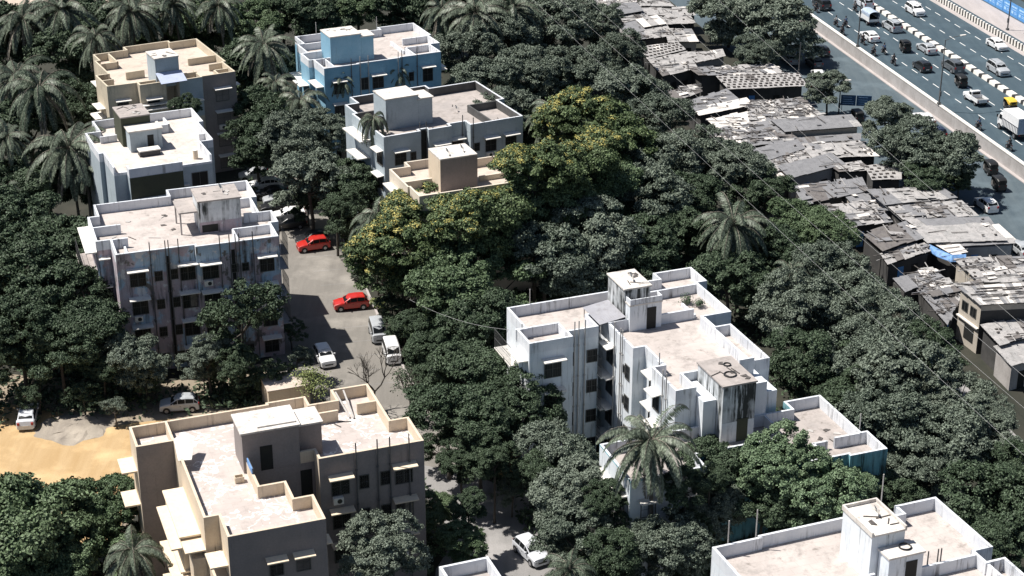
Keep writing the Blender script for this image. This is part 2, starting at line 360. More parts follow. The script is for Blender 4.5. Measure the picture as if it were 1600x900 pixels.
B.win(0, (3.35, 5.35), (9.7, 6.7, 3.7), .95, 1.3); B.win(8, (1.6, 6.7), (10.3, 7.3, 4.2), 1.35, 1.5); B.win(8, (3.5, 5.2), (10.3, 7.3, 4.2), .7, 1.15, False)
B.pipe(8, (2.9, 4.6, 5.6, 7.15), m='pipe')
B.wallseg(10.3, 15.6, 12.1, 15.6, 1.0); B.wallseg(14, 16.1, 15.5, 16.1, 1.0); B.wallseg(-1.1, 15.2, -1.1, 18.4, 1.0)
for z, d, a0, a1 in ((10.4, 1.6, 1.9, 9.0), (9.3, 2.2, 2.2, 8.6), (7.4, 1.7, 1.9, 8.8), (6.2, 2.2, 2.2, 8.6), (4.4, 1.7, 1.9, 8.8), (3.2, 2.2, 2.2, 8.6)): B.ledge(21, 12-a1, 12-a0+.0, z, d, .14)
B.box('balcony', 'w_tan', -2.5, -1.12, 5.2, 12.3, -.2, 10.35)
for z in (10.1, 7.1, 4.1): B.ledge(21, 9.6, 11.9, z, 1.5, .13); B.ledge(23, .5, 2.6, z+.1, 1.3, .13, rise=.0)
B.box('balcony', 'w_tan', -1.0, -.02, .6, 2.9, -.2, 9.2); B.box('balcony', 'w_tan', -2.1, -1.12, .9+2.3, 4.9, -.2, 9.6)
for z in (10.4, 7.4): B.ledge(19, .4, 2.8, z, 1.2, .14)
B.ledge(1, .3, 1.6, 10.6, .5, .08)
# --- pink peeling block, left
B = Bld('apartment_building', 'four storey block with peeling pink and blue paint, left of the parking lot', 71, (-38.1, 158),
        [(0, 0), (7.6, 0), (7.6, -.5), (15.8, -.5), (15.8, 3.2), (16.6, 3.2), (16.6, 6.4), (15.3, 6.4), (15.3, 10.6), (15.9, 10.6), (15.9, 15.6), (7.3, 15.6), (7.3, 13.8), (-.4, 13.8), (-.4, 10.6), (-1.4, 10.6), (-1.4, 3.9), (0, 3.9)],
        'w_pink', 'deck_pink', par='w_palebl')
PINK = B
B.box('parapet_band', 'w_pink', .0, 7.58, -.014, .003, 12.0, 12.9); B.box('parapet_band', 'w_pink', 7.62, 15.8, -.514, -.497, 12.0, 12.9)
B.win(0, (1.9,), w=1.45, h=1.55); B.win(0, (3.9,), w=.7, h=.95, shade=False); B.win(0, (6.75,), w=1.4, h=1.55); B.win(0, (5.4,), w=.7, h=1.0, shade=False)
B.win(2, (1.3,), w=1.5, h=1.5); B.win(2, (6.9,), w=1.35, h=1.5); B.win(2, (4.75, 3.7), w=.6, h=.8, shade=False)
B.pipe(0, (3.25, 4.75, 5.05, 6.0)); B.pipe(2, (2.35, 3.3, 3.9, 4.25, 5.6), m='pipe')
B.box('duct_recess', 'void', 4.78, 5.02, -.03, .01, .2, 12.2); B.box('duct_recess', 'void', 11.05, 11.4, -.53, -.49, .2, 12.2)
r = B.room('stair_room', 9.0, 13.2, 4.9, 8.5, 12.01, 15.5, roof='deck_dirty', wall='w_white_stain'); B.box('wall_paint_and_shade', 'w_pink', 9.01, 13.19, 4.885, 4.897, 12.02, 13.2)
s = B.box('porch_roof', 'deck_dirty', 7.0, 8.86, 5.1, 8.7, 14.25, 14.4); B.box('porch_post', 'conc', 7.1, 7.25, 5.2, 5.35, 12, 14.25); B.box('porch_post', 'conc', 7.1, 7.25, 8.4, 8.55, 12, 14.25)
MB().box(9.2, 10.8, 4.87, 4.884, 12.1, 12.9).build('vent', MT['void'], r)
B.wallseg(-1.2, 7.6, 1.4, 7.6, 1.0); B.wallseg(0.05, 3.9, 1.6, 3.9, 1.0) ; B.wallseg(1.3, .3, 1.3, 3.8, .25); B.wallseg(11.9, .2, 11.9, 2.8, .9); B.wallseg(12, 2.9, 15.6, 2.9, .95); B.wallseg(13.8, 6.4, 15.2, 6.4, 1.0); B.wallseg(13.4, 10.6, 15.2, 10.6, 1.0)
B.ledge(15, -.1, 6.9, 11.85, 1.1, .12); 
for z in (9, 6, 3): B.ledge(15, 0, 6.7, z, 1.5, .14, 'deck_dirty', bars=True); B.ledge(16, .1, 1.2, z+2.2, .7, .1)
for z in (9.2, 6.2, 3.2): B.ledge(3, .3, 3.4, z, .9, .1, 'conc', bars=True)
B.ledge(5, .2, 3.0, 9.2, .9, .1, 'conc', bars=True)
# --- big white block, centre right
B = Bld('apartment_building', 'big white apartment block right of centre with dark streaked stair rooms', 69, (1.5, 138.7),
        [(0, 0), (4.1, 0), (4.1, 1.1), (7, 1.1), (7, 3.6), (8, 3.6), (8, -4), (9.1, -4), (9.1, -7.7), (8, -7.7), (8, -12.4), (9.9, -12.4), (9.9, -9.8), (18.1, -9.8), (18.1, -2.6), (16.5, -2.6), (16.5, -.4),
         (19.3, -.4), (19.3, 6.4), (20.3, 6.4), (20.3, 9.8), (16.3, 9.8), (16.3, 8.4), (12.4, 8.4), (12.4, 7.6), (.8, 7.6), (.8, 3.1), (0, 3.1)], 'w_white', 'deck_pink', par='w_palebl')
WHITE = B
B.win(0, (2.2,), w=1.5, h=1.6); B.win(2, (2.3,), w=.9, h=1.15, shade=False); B.win(2, (.25,), w=.45, h=1.2, shade=False, bars=False); B.pipe(2, (.55, .95, 1.55), m='pipe_w')
B.win(5, (2.9,), w=1.3, h=1.6); B.win(5, (6.6,), w=.8, h=1.3, shade=False); B.pipe(5, (4.0, 5.3, 5.7), m='pipe_w'); B.win(5, (6.0,), w=.4, h=.7, shade=False, bars=False)
B.win(7, (1.9,), w=1.3, h=1.6); B.win(9, (1.1,), w=1.1, h=1.5); B.pipe(9, (2.5, 3.2), m='pipe_w'); B.pipe(7, (3.2,), m='pipe_w')
r = B.room('stair_room', 9.8, 12.3, 1.9, 5.5, 12.01, 15.8, wall='w_white_stain'); r2 = B.room('stair_porch', 9.9, 13.0, .9, 1.88, 12.01, 14.6, lip=.05)
for a in ((9.9, 13.0, .87, .97), (9.9, 10.0, .98, 1.8), (12.9, 13.0, .98, 1.8)): MB().box(*a, 14.6, 15.1).build('curb', MT['w_palebl'], r2)
B.door(12.0, .9, 12.0, .9, 2.1, r2)
sh = MB(); sh.poly([(7.2, 1.3, 13.0), (9.7, 1.3, 13.35), (9.7, 5.2, 13.35), (7.2, 5.2, 13.0)]); sh.poly([(7.2, 1.3, 12.96), (7.2, 5.2, 12.96), (9.7, 5.2, 13.31), (9.7, 1.3, 13.31)]); sh.build('sheet_roof', MT['tin_grey'], B.root)
for u, w in ((7.3, 1.4), (7.3, 3.2), (7.3, 5.1)): B.box('post', 'pipe_w', u, u+.08, w, w+.08, 12, 12.98)
B.wallseg(8.1, 1.3, 9.8, 1.3, 1.1); B.wallseg(13.1, 1.35, 16.3, 1.35, 1.0); B.wallseg(16.3, -.5, 16.3, -9.7, 1.0); B.wallseg(12.8, 6.2, 19.1, 6.35, .9) ; B.wallseg(16.6, -.45, 16.6, -2.5, .9); B.wallseg(16.6, 1.5, 16.6, 4.0, .35)
B.wallseg(0, 3.1, 0.7, 3.1, 1.0); B.wallseg(4.0, 1.2, 4.0, 3.0, .9); B.wallseg(.4, 3.15, 4.0, 3.15, .95); B.wallseg(9.1, -7.6, 9.1, -6.7, .9)
r = B.room('stair_room', 11.2, 14.2, -14.6, -9.95, -.2, 13.9, wall='w_white_stain', roof='deck_dirty', lip=.1)
B.box('wall_paint_and_shade', 'w_white', 11.21, 14.19, -14.615, -14.603, 0, 10.4); MB().box(12.6, 13.6, -14.65, -14.617, 8.5, 10.6).build('door', MT['olive'] if 'olive' in MT else MT['w_olive'], r)
B.box('landing_wall', 'w_white', 9.95, 11.15, -13.6, -9.95, -.2, 12.2); B.box('parapet', 'w_palebl', 14.3, 15.7, -11.4, -11.2, 10, 14.2); B.box('wall', 'w_white', 14.25, 16.2, -12.9, -9.9, -.2, 12.6)
B.box('wall', 'w_white', 16.25, 17.6, -12.2, -9.9, -.2, 11.2)
for z in (9.2, 6.2, 3.2): B.ledge(25, .2, 4.2, z, 1.3, .12, rise=.0, bars=True); B.ledge(27, .2, 2.8, z+1.9, .9, .12)
for z in (8.2, 5.0, 2.0): B.ledge(5, 1.2, 3.4, z, 1.1, .12, bars=True)
# --- lower teal and white block in front of it
B = Bld('apartment_building', 'lower block with teal streaked end wall and littered terrace, below the big white one', 70, (27.2, 125.4),
        [(0, 0), (3.4, 0), (3.4, 3.2), (2.8, 3.2), (2.8, 10.1), (-.7, 10.1), (-.7, 8.7), (-18.2, 8.65), (-18.2, 2.4), (-11.6, 2.4), (-11.6, 4.5), (-4.5, 4.5), (-4.5, .3), (0, .3)], 'w_teal', 'deck_dirty', zt=9.5, par='w_palebl', skin=True)
LOW = B
B.box('wall_paint_and_shade', 'w_white', -18.18, -11.62, 2.385, 2.398, -.2, 9.4); B.box('wall_paint_and_shade', 'w_white', -18.216, -18.203, 2.42, 8.63, -.2, 9.4)
B.wallseg(-3.3, 6.6, -3.3, 8.6, 1.0); B.wallseg(-3.3, 8.6, -.7, 8.6, 1.0); B.wallseg(0.4, 3.15, 2.7, 3.15, 1.0); B.wallseg(-1.6, 3.2, -.4, 3.2, .8); B.wallseg(-1.6, .5, -1.6, 3.1, .8)
B.win(8, (1.6, 4.6), (6.7, 3.7), 1.2, 1.4); B.win(7, (1.5, 4.6), (6.7, 3.7), 1.2, 1.4)
for z in (5.6, 2.6): B.ledge(7, .3, 2.6, z, 1.4, .12, rise=.9); B.ledge(7, 3.2, 5.8, z+2.2, .9, .12)
B.ledge(1, .4, 1.6, 7.0, .6, .08)
# --- white block, bottom right
B = Bld('apartment_building', 'white block at the bottom right edge with a coiled hose on its stair porch', 69, (14.0, 106.6),
        [(0, 0), (0, -15), (18.4, -15), (18.4, -8.4), (16.9, -8.4), (16.9, -7.0), (18.4, -7.0), (18.4, .2), (14.9, .2), (14.9, -.9), (13.9, -.9), (13.9, .2), (3.7, .2), (3.7, 0)][::1], 'w_white', 'deck_pink', par='w_palebl')
BR = B
r = B.room('stair_room', 8.7, 11.3, -6.5, -2.7, 12.01, 15.8, lip=.08, curb=.25); r2 = B.room('stair_porch', 9.3, 12.0, -7.9, -6.6, 12.01, 14.7, lip=.1)
B.door(11.1, -7.9, 12.0, .9, 2.1, r2); B.wallseg(12.2, -7.4, 16.6, -7.4, 1.0); B.wallseg(6.0, -7.2, 8.6, -7.2, 1.2); B.wallseg(6.0, -10, 6.0, -7.3, 1.2); B.wallseg(12.4, -2.6, 13.8, -2.6, 1.1); B.wallseg(2.9, -8.2, 4.7, -8.2, .8)
B.wallseg(16.9, -14, 16.9, -8.5, .9)
for u, w in ((12.9, -7.2), (13.7, -7.2), (13.95, -7.2), (4.9, -8.6), (5.7, -8.4)): MB().tube([(u, w, 12), (u, w, 14)], .05, 6).build('vent_pipe', MT['pipe'], B.root)
sh = MB().box(6.2, 8.4, -9.6, -7.4, 12.9, 12.95).build('sheet_roof', MT['tin_blue'], B.root)
# --- blue block, top centre
B = Bld('apartment_building', 'bright blue apartment block at the top centre with white coped terrace walls', 65, (-23.7, 217),
        [(0, 0), (4.7, 0), (4.7, .25), (10.4, .25), (10.4, .5), (16.2, .5), (16.2, 4.2), (17.6, 4.2), (17.6, 8.1), (18.0, 8.1), (18.0, 14.4), (12.7, 14.4), (12.7, 13.4), (6, 13.4), (6, 15), (1.2, 15), (1.2, 11.5), (.3, 11.5), (.3, 7.4), (-.6, 7.4), (-.6, 4.1), (0, 4.1)],
        'w_blue', 'deck_pink', par='w_palebl')
BLUE = B
B.box('parapet_band', 'w_blue', .0, 4.68, -.014, .003, 12.0, 12.9); B.box('parapet_band', 'w_blue', 4.72, 10.38, .236, .253, 12.0, 12.9); B.box('parapet_band', 'w_blue', 10.42, 16.18, .486, .503, 12.0, 12.9)
B.win(0, (1.9,), w=1.3, h=1.5); B.win(2, (2.6,), w=1.4, h=1.6); B.win(4, (3.9,), w=1.3, h=1.8); B.win(4, (1.6,), w=.6, h=1.1, shade=False); B.win(2, (.7,), w=1.0, h=1.5, shade=False)
B.pipe(0, (3.6,)); B.pipe(2, (.2, 1.3, 5.4), m='pipe_w'); B.pipe(4, (.3, 2.4), m='pipe')
r = B.room('stair_room', 2.4, 6.6, 4.1, 7.8, 12.01, 15.7, roof='deck_white', lip=.05); B.room('stair_room', 6.62, 8.3, 4.12, 6.6, 12.01, 15.3, lip=.15)
B.wallseg(12.8, .7, 12.8, 4.4, .9); B.wallseg(12.8, 4.4, 17.4, 4.4, .9) ; B.wallseg(14.0, 8.2, 17.8, 8.2, .9); B.wallseg(12.6, 4.5, 12.6, 9.0, .5); B.wallseg(.3, 4.1, 2.2, 4.1, 1.0); B.wallseg(1.6, .2, 1.6, 3.9, .9); B.wallseg(.4, 7.4, 2.2, 7.4, 1.0); B.wallseg(1.2, 11.5, 4.0, 11.5, .9)
B.ledge(19, .2, 3.1, 9.5, 1.3, .12); B.ledge(21, .4, 3.8, 10.4, 1.0, .12); B.ledge(17, .4, 3.8, 9.3, 1.4, .12); B.ledge(5, .5, 3.4, 10.6, .9, .12); B.ledge(5, 1.5, 3.6, 9.9, 1.5, .1)
# --- grey white block below it
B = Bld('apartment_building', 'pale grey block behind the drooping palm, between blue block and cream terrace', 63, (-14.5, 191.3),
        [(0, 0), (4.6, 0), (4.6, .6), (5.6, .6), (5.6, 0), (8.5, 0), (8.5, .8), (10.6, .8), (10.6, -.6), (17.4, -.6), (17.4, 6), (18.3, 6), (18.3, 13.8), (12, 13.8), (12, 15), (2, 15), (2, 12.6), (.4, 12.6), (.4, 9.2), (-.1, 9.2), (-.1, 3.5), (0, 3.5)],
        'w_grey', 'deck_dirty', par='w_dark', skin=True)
GREY = B
B.win(0, (2.0,), w=1.3, h=1.5); B.win(0, (3.6,), w=.6, h=.9, shade=False); B.win(4, (1.5,), w=1.4, h=1.5); B.win(6, (1.0,), w=1.2, h=1.5); B.win(8, (2.6, 5.2), w=1.3, h=1.5); B.win(8, (.8,), w=.6, h=.9, shade=False)
B.box('duct_recess', 'void', 4.62, 5.58, .57, .6, .2, 12.9); B.pipe(2, (.1, .9), m='pipe'); B.pipe(6, (1.7,)); B.pipe(8, (.3,))
B.win(21, (2.2,), w=1.5, h=1.6)
for z in (9.2, 6.2, 3.2): B.ledge(19, 1.5, 5.2, z, 1.5, .12)
B.ledge(19, .1, 5.6, 11.4, 1.3, .14)
r = B.room('stair_room', 2.3, 6.4, 4.6, 8.2, 12.01, 15.8, lip=.05); B.room('stair_room', 6.42, 8.2, 4.62, 7.2, 12.01, 15.3, lip=.15)
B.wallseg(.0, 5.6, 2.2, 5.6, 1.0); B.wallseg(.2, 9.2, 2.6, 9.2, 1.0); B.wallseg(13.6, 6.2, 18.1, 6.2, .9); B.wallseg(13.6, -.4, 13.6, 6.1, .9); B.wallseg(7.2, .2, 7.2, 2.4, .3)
# --- small cream block peeping out of the flowering trees
B = Bld('apartment_building', 'cream roof terrace with white topped stair room amid the yellow flowering trees', 67, (-10.8, 176.0),
        [(0, -3), (17.4, -3), (17.4, 1), (18.2, 1), (18.2, 5.8), (12.6, 5.8), (12.6, 5.2), (8.4, 5.2), (8.4, 7.2), (2, 7.2), (2, 5.8), (-.2, 5.8), (-.2, 0), (0, 0)], 'w_cream', 'deck_cream', slab='slab')
CREAM = B
r = B.room('stair_room', 3.3, 7.5, -.6, 3.0, 12.01, 15.8, lip=.02, wall='w_taupe_shade'); B.box('wall_paint_and_shade', 'w_tan', 3.285, 3.298, -.59, 2.99, 12.02, 15.6)  # room walls in the painted shade tone, left face in lit tan
B.wallseg(.1, 1.5, 3.0, 1.5, 1.0); B.wallseg(8.4, 1.0, 12.6, 1.0, .6); B.wallseg(12.6, 2, 12.6, 5, .9)
B.ledge(11, .3, 4.5, 11.5, .9, .12); B.ledge(11, .6, 5.5, 9.5, 1.5, .12); B.ledge(13, .3, 2.8, 8.6, 1.5, .12)
# --- beige block, top left
B = Bld('apartment_building', 'beige apartment block at the upper left with a blue sheet awning below its stair room', 62, (-49.6, 209.8),
        [(0, 0), (3.7, -.3), (3.7, -1.4), (7.0, -1.5), (7.0, .6), (8.6, .6), (8.6, -1.8), (11.6, -1.8), (11.6, -1.6), (16, -1.6), (16, 3), (16.4, 3), (16.4, 14.4), (12.8, 14.4), (12.8, 15.2), (6.6, 15.2), (6.6, 13.8), (2.2, 13.8), (2.2, 11), (1.6, 11), (1.6, 5), (0, 5)],
        'w_beige', 'deck_cream')
BEIGE = B
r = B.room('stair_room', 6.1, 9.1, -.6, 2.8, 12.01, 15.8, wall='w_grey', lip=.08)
sh = MB(); sh.poly([(6.0, -.75, 14.0), (6.0, -2.9, 13.2), (9.3, -2.9, 13.2), (9.3, -.75, 14.0)]); sh.poly([(6.0, -.75, 13.95), (9.3, -.75, 13.95), (9.3, -2.9, 13.15), (6.0, -2.9, 13.15)]); sh.build('awning', MT['tin_blue'], B.root)
B.box('wall_paint_and_shade', 'w_grey', 8.62, 11.58, -1.815, -1.802, 8, 12.95); B.box('wall_paint_and_shade', 'w_taupe_shade', 11.62, 15.98, -1.615, -1.602, 0, 12.95)
B.win(8, (2.5,), w=1.6, h=1.5); B.win(2, (1.6,), w=1.4, h=1.4); B.win(0, (1.8,), w=1.3, h=1.3); B.ledge(2, -.9, 3.7, 9.9, 1.2, .12); B.ledge(2, -.6, 3.3, 10.4, .8, .1); B.ledge(6, .2, 2.8, 10.2, .9, .1); B.ledge(9, 1, 2.2, 10.8, .9, .1); B.ledge(19, .6, 3.4, 10.5, .9, .1); B.ledge(21, .8, 3.5, 9.6, 1.0, .1); B.ledge(21, .8, 3.5, 8.4, 1.4, .1)
B.wallseg(3.8, -.2, 6.0, -.2, 1.0); B.wallseg(3.8, 4.4, 6.0, 4.4, 1.0); B.wallseg(.1, 2.5, 1.5, 2.5, 1.0); B.wallseg(.1, -.0+4.9, 1.5, 4.9, 1.0); B.wallseg(9.3, .6, 11.6, .6, 1.0); B.wallseg(11.6, -1.5, 11.6, 1.4, .9); B.wallseg(14.2, 3, 15.9, 3, .9); B.wallseg(4.2, 9.6, 4.2, 13.6, .9); B.wallseg(2.0, 9.6, 4.2, 9.6, .9); B.wallseg(12.6, 6.5, 16.2, 6.5, .9); B.wallseg(14.0, -1.4, 14.0, .6, .8); B.wallseg(14.2, .7, 15.8, .7, .8)
# --- white roofed block in front of it
B = Bld('apartment_building', 'block with dazzling white tiled roof and green stair room, below the beige one', 66, (-43.0, 181.7),
        [(-.1, 0), (1.3, 0), (1.3, -1.2), (7.2, -1.2), (7.2, -.3), (10.7, -.3), (10.7, 4.6), (12.2, 4.6), (12.2, 11), (12.8, 11), (12.8, 16.2), (1, 16.2), (1, 12.4), (-.6, 12.4), (-.6, 5), (-.1, 5)], 'w_grey', 'deck_tile', par='w_palebl', low={4: .25, 6: .9, 0: .3})
WROOF = B
B.box('wall_paint_and_shade', 'w_olive', 1.32, 7.18, -1.215, -1.202, 8, 11.95); B.win(4, (2.0,), w=1.7, h=1.9, bars=False, shade=False); B.ledge(2, .2, 7.0, 9.4, .8, .1); B.ledge(2, 1.5, 6.5, 8.9, 1.2, .1); B.ledge(4, -.2, .7, 10.0, .5, .08)
r = B.room('stair_room', 2.9, 6.2, 8.8, 12.8, 12.01, 15.5, wall='w_olive', roof='deck_dirty', lip=.05); r = B.room('stair_porch', 3.3, 6.9, 6.6, 8.75, 12.01, 14.5, lip=.15); B.door(5.6, 6.6, 12, .7, 1.8, r)
B.wallseg(7, 11.6, 8.9, 11.6, 1.0); B.wallseg(8.9, 11.6, 8.9, 14, 1.0); B.wallseg(.9, 11, 2.6, 11, .8); B.wallseg(11.4, 7.4, 12.1, 7.4, .8)
# --- corner of a small roof at the bottom edge
B = Bld('apartment_building', 'corner of a pale walled roof at the bottom edge, left of centre', 69, (-4.9, 103.8),
        [(0, -8), (3.6, -8), (3.6, .35), (0, .35)], 'w_grey', 'deck_dirty', par='w_palebl')
# ---------------- ground, roads
def sheet(name, pts, z, m, kind='structure'):
    b = MB(); b.poly([(p[0], p[1], z) for p in pts]); o = b.build(name, MT[m]); tag(o, kind=kind)
    if o.data.polygons[0].normal.z < 0: o.data.flip_normals()
    return o
g = MB(); g.poly([(-900, -200, 0), (900, -200, 0), (900, 1800, 0), (-900, 1800, 0)]); tag(g.build('ground', MT['soil']), kind='structure')
def pxpoly(l, z=0.0, wob=.5, seed=1):
    rnd = random.Random(seed); P = [at(x, y, z) for x, y in l]; out = []
    for i, p in enumerate(P):
        q = P[(i+1) % len(P)]; n = max(1, int((q-p).length/2.5))
        for k in range(n): t = k/n; out.append((p.x+(q.x-p.x)*t+rnd.uniform(-wob, wob)*(k > 0), p.y+(q.y-p.y)*t+rnd.uniform(-wob, wob)*(k > 0)))
    return out
sheet('dirt_yard', pxpoly([(-200, 560), (60, 590), (180, 600), (330, 585), (470, 560), (520, 600), (480, 680), (230, 760), (100, 1000), (-300, 1000)], wob=.7, seed=3), .004, 'dust')
sheet('sand_yard', pxpoly([(-200, 600), (20, 632), (90, 645), (150, 672), (260, 655), (330, 662), (300, 700), (210, 780), (60, 1000), (-300, 1000)], wob=.7, seed=4), .008, 'sand')
sheet('parking_lot', pxpoly([(385, 262), (450, 262), (515, 340), (550, 400), (603, 520), (645, 600), (740, 720), (640, 760), (560, 640), (420, 600), (425, 480), (438, 350)], wob=.12), .012, 'lot')
sheet('lane', pxpoly([(560, 700), (700, 735), (840, 770), (870, 900), (900, 980), (660, 980), (700, 860), (690, 790)], wob=.5, seed=9), .016, 'lane')
sheet('bare_ground', pxpoly([(-150, -60), (340, -60), (300, 30), (-150, 48)], wob=.5, seed=6), .004, 'pale_soil')
sheet('bare_ground', pxpoly([(775, 690), (830, 690), (830, 745), (775, 745)], wob=.4, seed=7), .006, 'sand')
for k in range(10):       # painted bay lines of the parking strip
    a = at(528+k*11.5, 398+k*22, 0); d = Vector((-.96, -.20, 0)); n = Vector((.2, -.96, 0))*.04
    sheet('bay_line', [(a-n)[:2], (a+n)[:2], (a+n+d*3.6)[:2], (a-n+d*3.6)[:2]], .018, 'lane')
D = R(166.5); DV = Vector((math.sin(D), math.cos(D), 0)); NV = Vector((-DV.y, DV.x, 0)); O0 = at(1500, 100, 1); O0.z = 0
def rd(a, o, z=0.0): return O0+DV*a+NV*o+Vector((0, 0, z))
RZ = math.atan2(DV.y, DV.x)       # +x along DV
def rsheet(name, a0, a1, o0, o1, z, m): return sheet(name, [rd(a0, o0)[:2], rd(a0, o1)[:2], rd(a1, o1)[:2], rd(a1, o0)[:2]][::1], z, m)
def rbox(name, a0, a1, o0, o1, z0, z1, m, parent=None):
    p = [rd(a0, o0)[:2], rd(a1, o0)[:2], rd(a1, o1)[:2], rd(a0, o1)[:2]]
    return MB().prism(p, z0, z1).build(name, m if not isinstance(m, str) else MT[m], parent)
A0, A1 = -170, 150
rsheet('service_road', A0, A1, -30, -13.4, .02, 'svc')
tag(rbox('footpath', A0, A1, -13.4, -12.55, 0, .13, 'path'), kind='structure')
tag(rbox('highway', A0, A1, -12.5, 26, -.2, 1.0, 'hwy'), kind='structure')
rsheet('road_shoulder', A0, A1, 11.2, 12.2, 1.004, 'path'); rsheet('footpath', A0, A1, 14.6, 19.6, 1.006, 'path')
for o_, ph_ in ((-8.1, -2.8), (-4.0, -.8), (5.0, .4), (8.8, 1.5)):
    b = MB()
    for k in range(-22, 20):
        a = ph_+k*3.53; b.poly([rd(a, o_-.07, 1.006), rd(a+1.9, o_-.07, 1.006), rd(a+1.9, o_+.07, 1.006), rd(a, o_+.07, 1.006)])
    o = b.build('lane_marking', MT['paint']); tag(o, kind='structure')
o = MB(); 
rs = thing('retaining_wall', 'long stained concrete retaining wall with a pale coping between the highway and the service road', 'wall', rd(0, -12.65))
w = rbox('wall_face', A0, A1, -12.9, -12.52, 0, 1.9, 'conc'); c = rbox('coping', A0, A1, -12.96, -12.46, 1.901, 2.04, 'slab')
for x in (w, c): x.parent = rs; x.matrix_parent_inverse = Matrix.Translation(-rs.location)
# striped barrier on the far side
MT['stripe'] = plain('dull_black_stripe', (.03, .03, .03), .7)
b = MB(); a = A0
while a < A1:
    p = [rd(a, 12.25)[:2], rd(a+.5, 12.25)[:2], rd(a+.5, 12.5)[:2], rd(a, 12.5)[:2]]; b.mat(0).prism(p, 1.0, 1.95)
    p = [rd(a+.5, 12.25)[:2], rd(a+.95, 12.25)[:2], rd(a+.95, 12.5)[:2], rd(a+.5, 12.5)[:2]]; b.mat(1).prism(p, 1.0, 1.8); a += .95
tag(b.build('crash_barrier', [MT['slab'], MT['stripe']]), 'black and white striped crash barrier along the far edge of the highway', 'barrier')
# median blocks
mb = MB(); mb.prism([(-1.0, -.42), (1.0, -.42), (1.0, .42), (-1.0, .42)], 0, [.62]*4); 
blk = MB(); blk.v = []; 
def taper(b, x0, x1, y, z0, z1, k):
    p0 = [(x0, -y), (x1, -y), (x1, y), (x0, y)]; n = len(b.v)
    b.v += [(x, yy, z0) for x, yy in p0]+[(x, yy*k, z1) for x, yy in p0]
    for f in ((0, 1, 5, 4), (1, 2, 6, 5), (2, 3, 7, 6), (3, 0, 4, 7), (4, 5, 6, 7)): b.f.append(tuple(n+i for i in f)); b.m.append(b.cur)
taper(blk, -.85, .85, .5, 0, .5, .85); bm_ = blk.mesh('median_block', MT['slab'])
blk2 = MB(); taper(blk2, -.32, .32, .5, 0, .42, .85); bd_ = blk2.mesh('median_block_dark', MT['stripe'])
rj = random.Random(4)
for k in range(-20, 24):
    o = link('median_block', bm_, None, rd(k*2.5+.4, .35+rj.uniform(-.06, .06), 1.0), RZ+rj.uniform(-.02, .02)); tag(o, 'white painted concrete block in the row dividing the highway', 'median block', 'white blocks of the highway median')
    o = link('median_block', bd_, None, rd(k*2.5+1.65, .35, 1.0), RZ); tag(o, 'short black block between two white ones in the row dividing the highway', 'median block', 'black blocks of the highway median')
# blue hoarding beyond the far footpath
MT['blue_panel'] = wallmat('blue_hoarding_sheet', (.10, .30, .62), (.08, .26, .58), amt=.3); MT['pale_blue'] = plain('pale_blue_print', (.35, .55, .8), .6, var=.3, scale=2)
hf = thing('site_hoarding', 'blue sheet hoarding with printed notices along the footpath at the upper right corner', 'fence', rd(-20, 20)); hf.rotation_euler = (0, 0, RZ)
for k in range(-24, 24):
    p = MB().box(k*2.5, k*2.5+2.44, -.04, .04, 1.0, 3.1).build('panel', MT['blue_panel'], hf)
    n = MB(); 
    for q, (x0, x1, z0, z1) in enumerate(((.35, 2.1, 2.45, 2.7), (.5, 1.9, 2.1, 2.2), (.35, 1.0, 1.45, 1.9), (1.3, 2.1, 1.5, 1.6), (1.3, 2.0, 1.75, 1.82))): n.box(k*2.5+x0, k*2.5+x1, -.055, -.041, z0, z1)
    n.build('notice', MT['pale_blue'], p)
MB().box(-60, 60, .05, .12, 1.0, 3.0).build('back_rail', MT['steel'], hf)
# ---------------- shacks
MT['tin_a'] = tinmat('pinkish_asbestos_sheet', (.45, .43, .42), (.31, .305, .30), (.10, .09, .085))
MT['tin_b'] = tinmat('grey_asbestos_sheet', (.25, .25, .26), (.19, .19, .20), (.08, .08, .08), amt=.4)
MT['tin_c'] = tinmat('bright_new_sheet', (.74, .70, .66), (.68, .64, .6), (.4, .36, .32), amt=.2)
MT['tin_d'] = tinmat('dark_rusted_sheet', (.13, .12, .12), (.18, .165, .155), (.06, .05, .045))
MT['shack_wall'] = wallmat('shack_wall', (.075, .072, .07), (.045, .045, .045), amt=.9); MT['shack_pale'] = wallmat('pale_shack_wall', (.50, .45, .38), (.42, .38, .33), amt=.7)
MT['debris'] = plain('roof_debris', (.10, .09, .085), .9, var=.6, scale=3); MT['debris_w'] = plain('pale_scrap', (.36, .35, .34), .8, var=.3)
C1 = (920, 0, 6.0); C2 = (1020, 90, 4.5); C3 = (1200, 220, 4.5); C4 = (1320, 330, 5.143); C5 = (1360, 430, 4.2875)
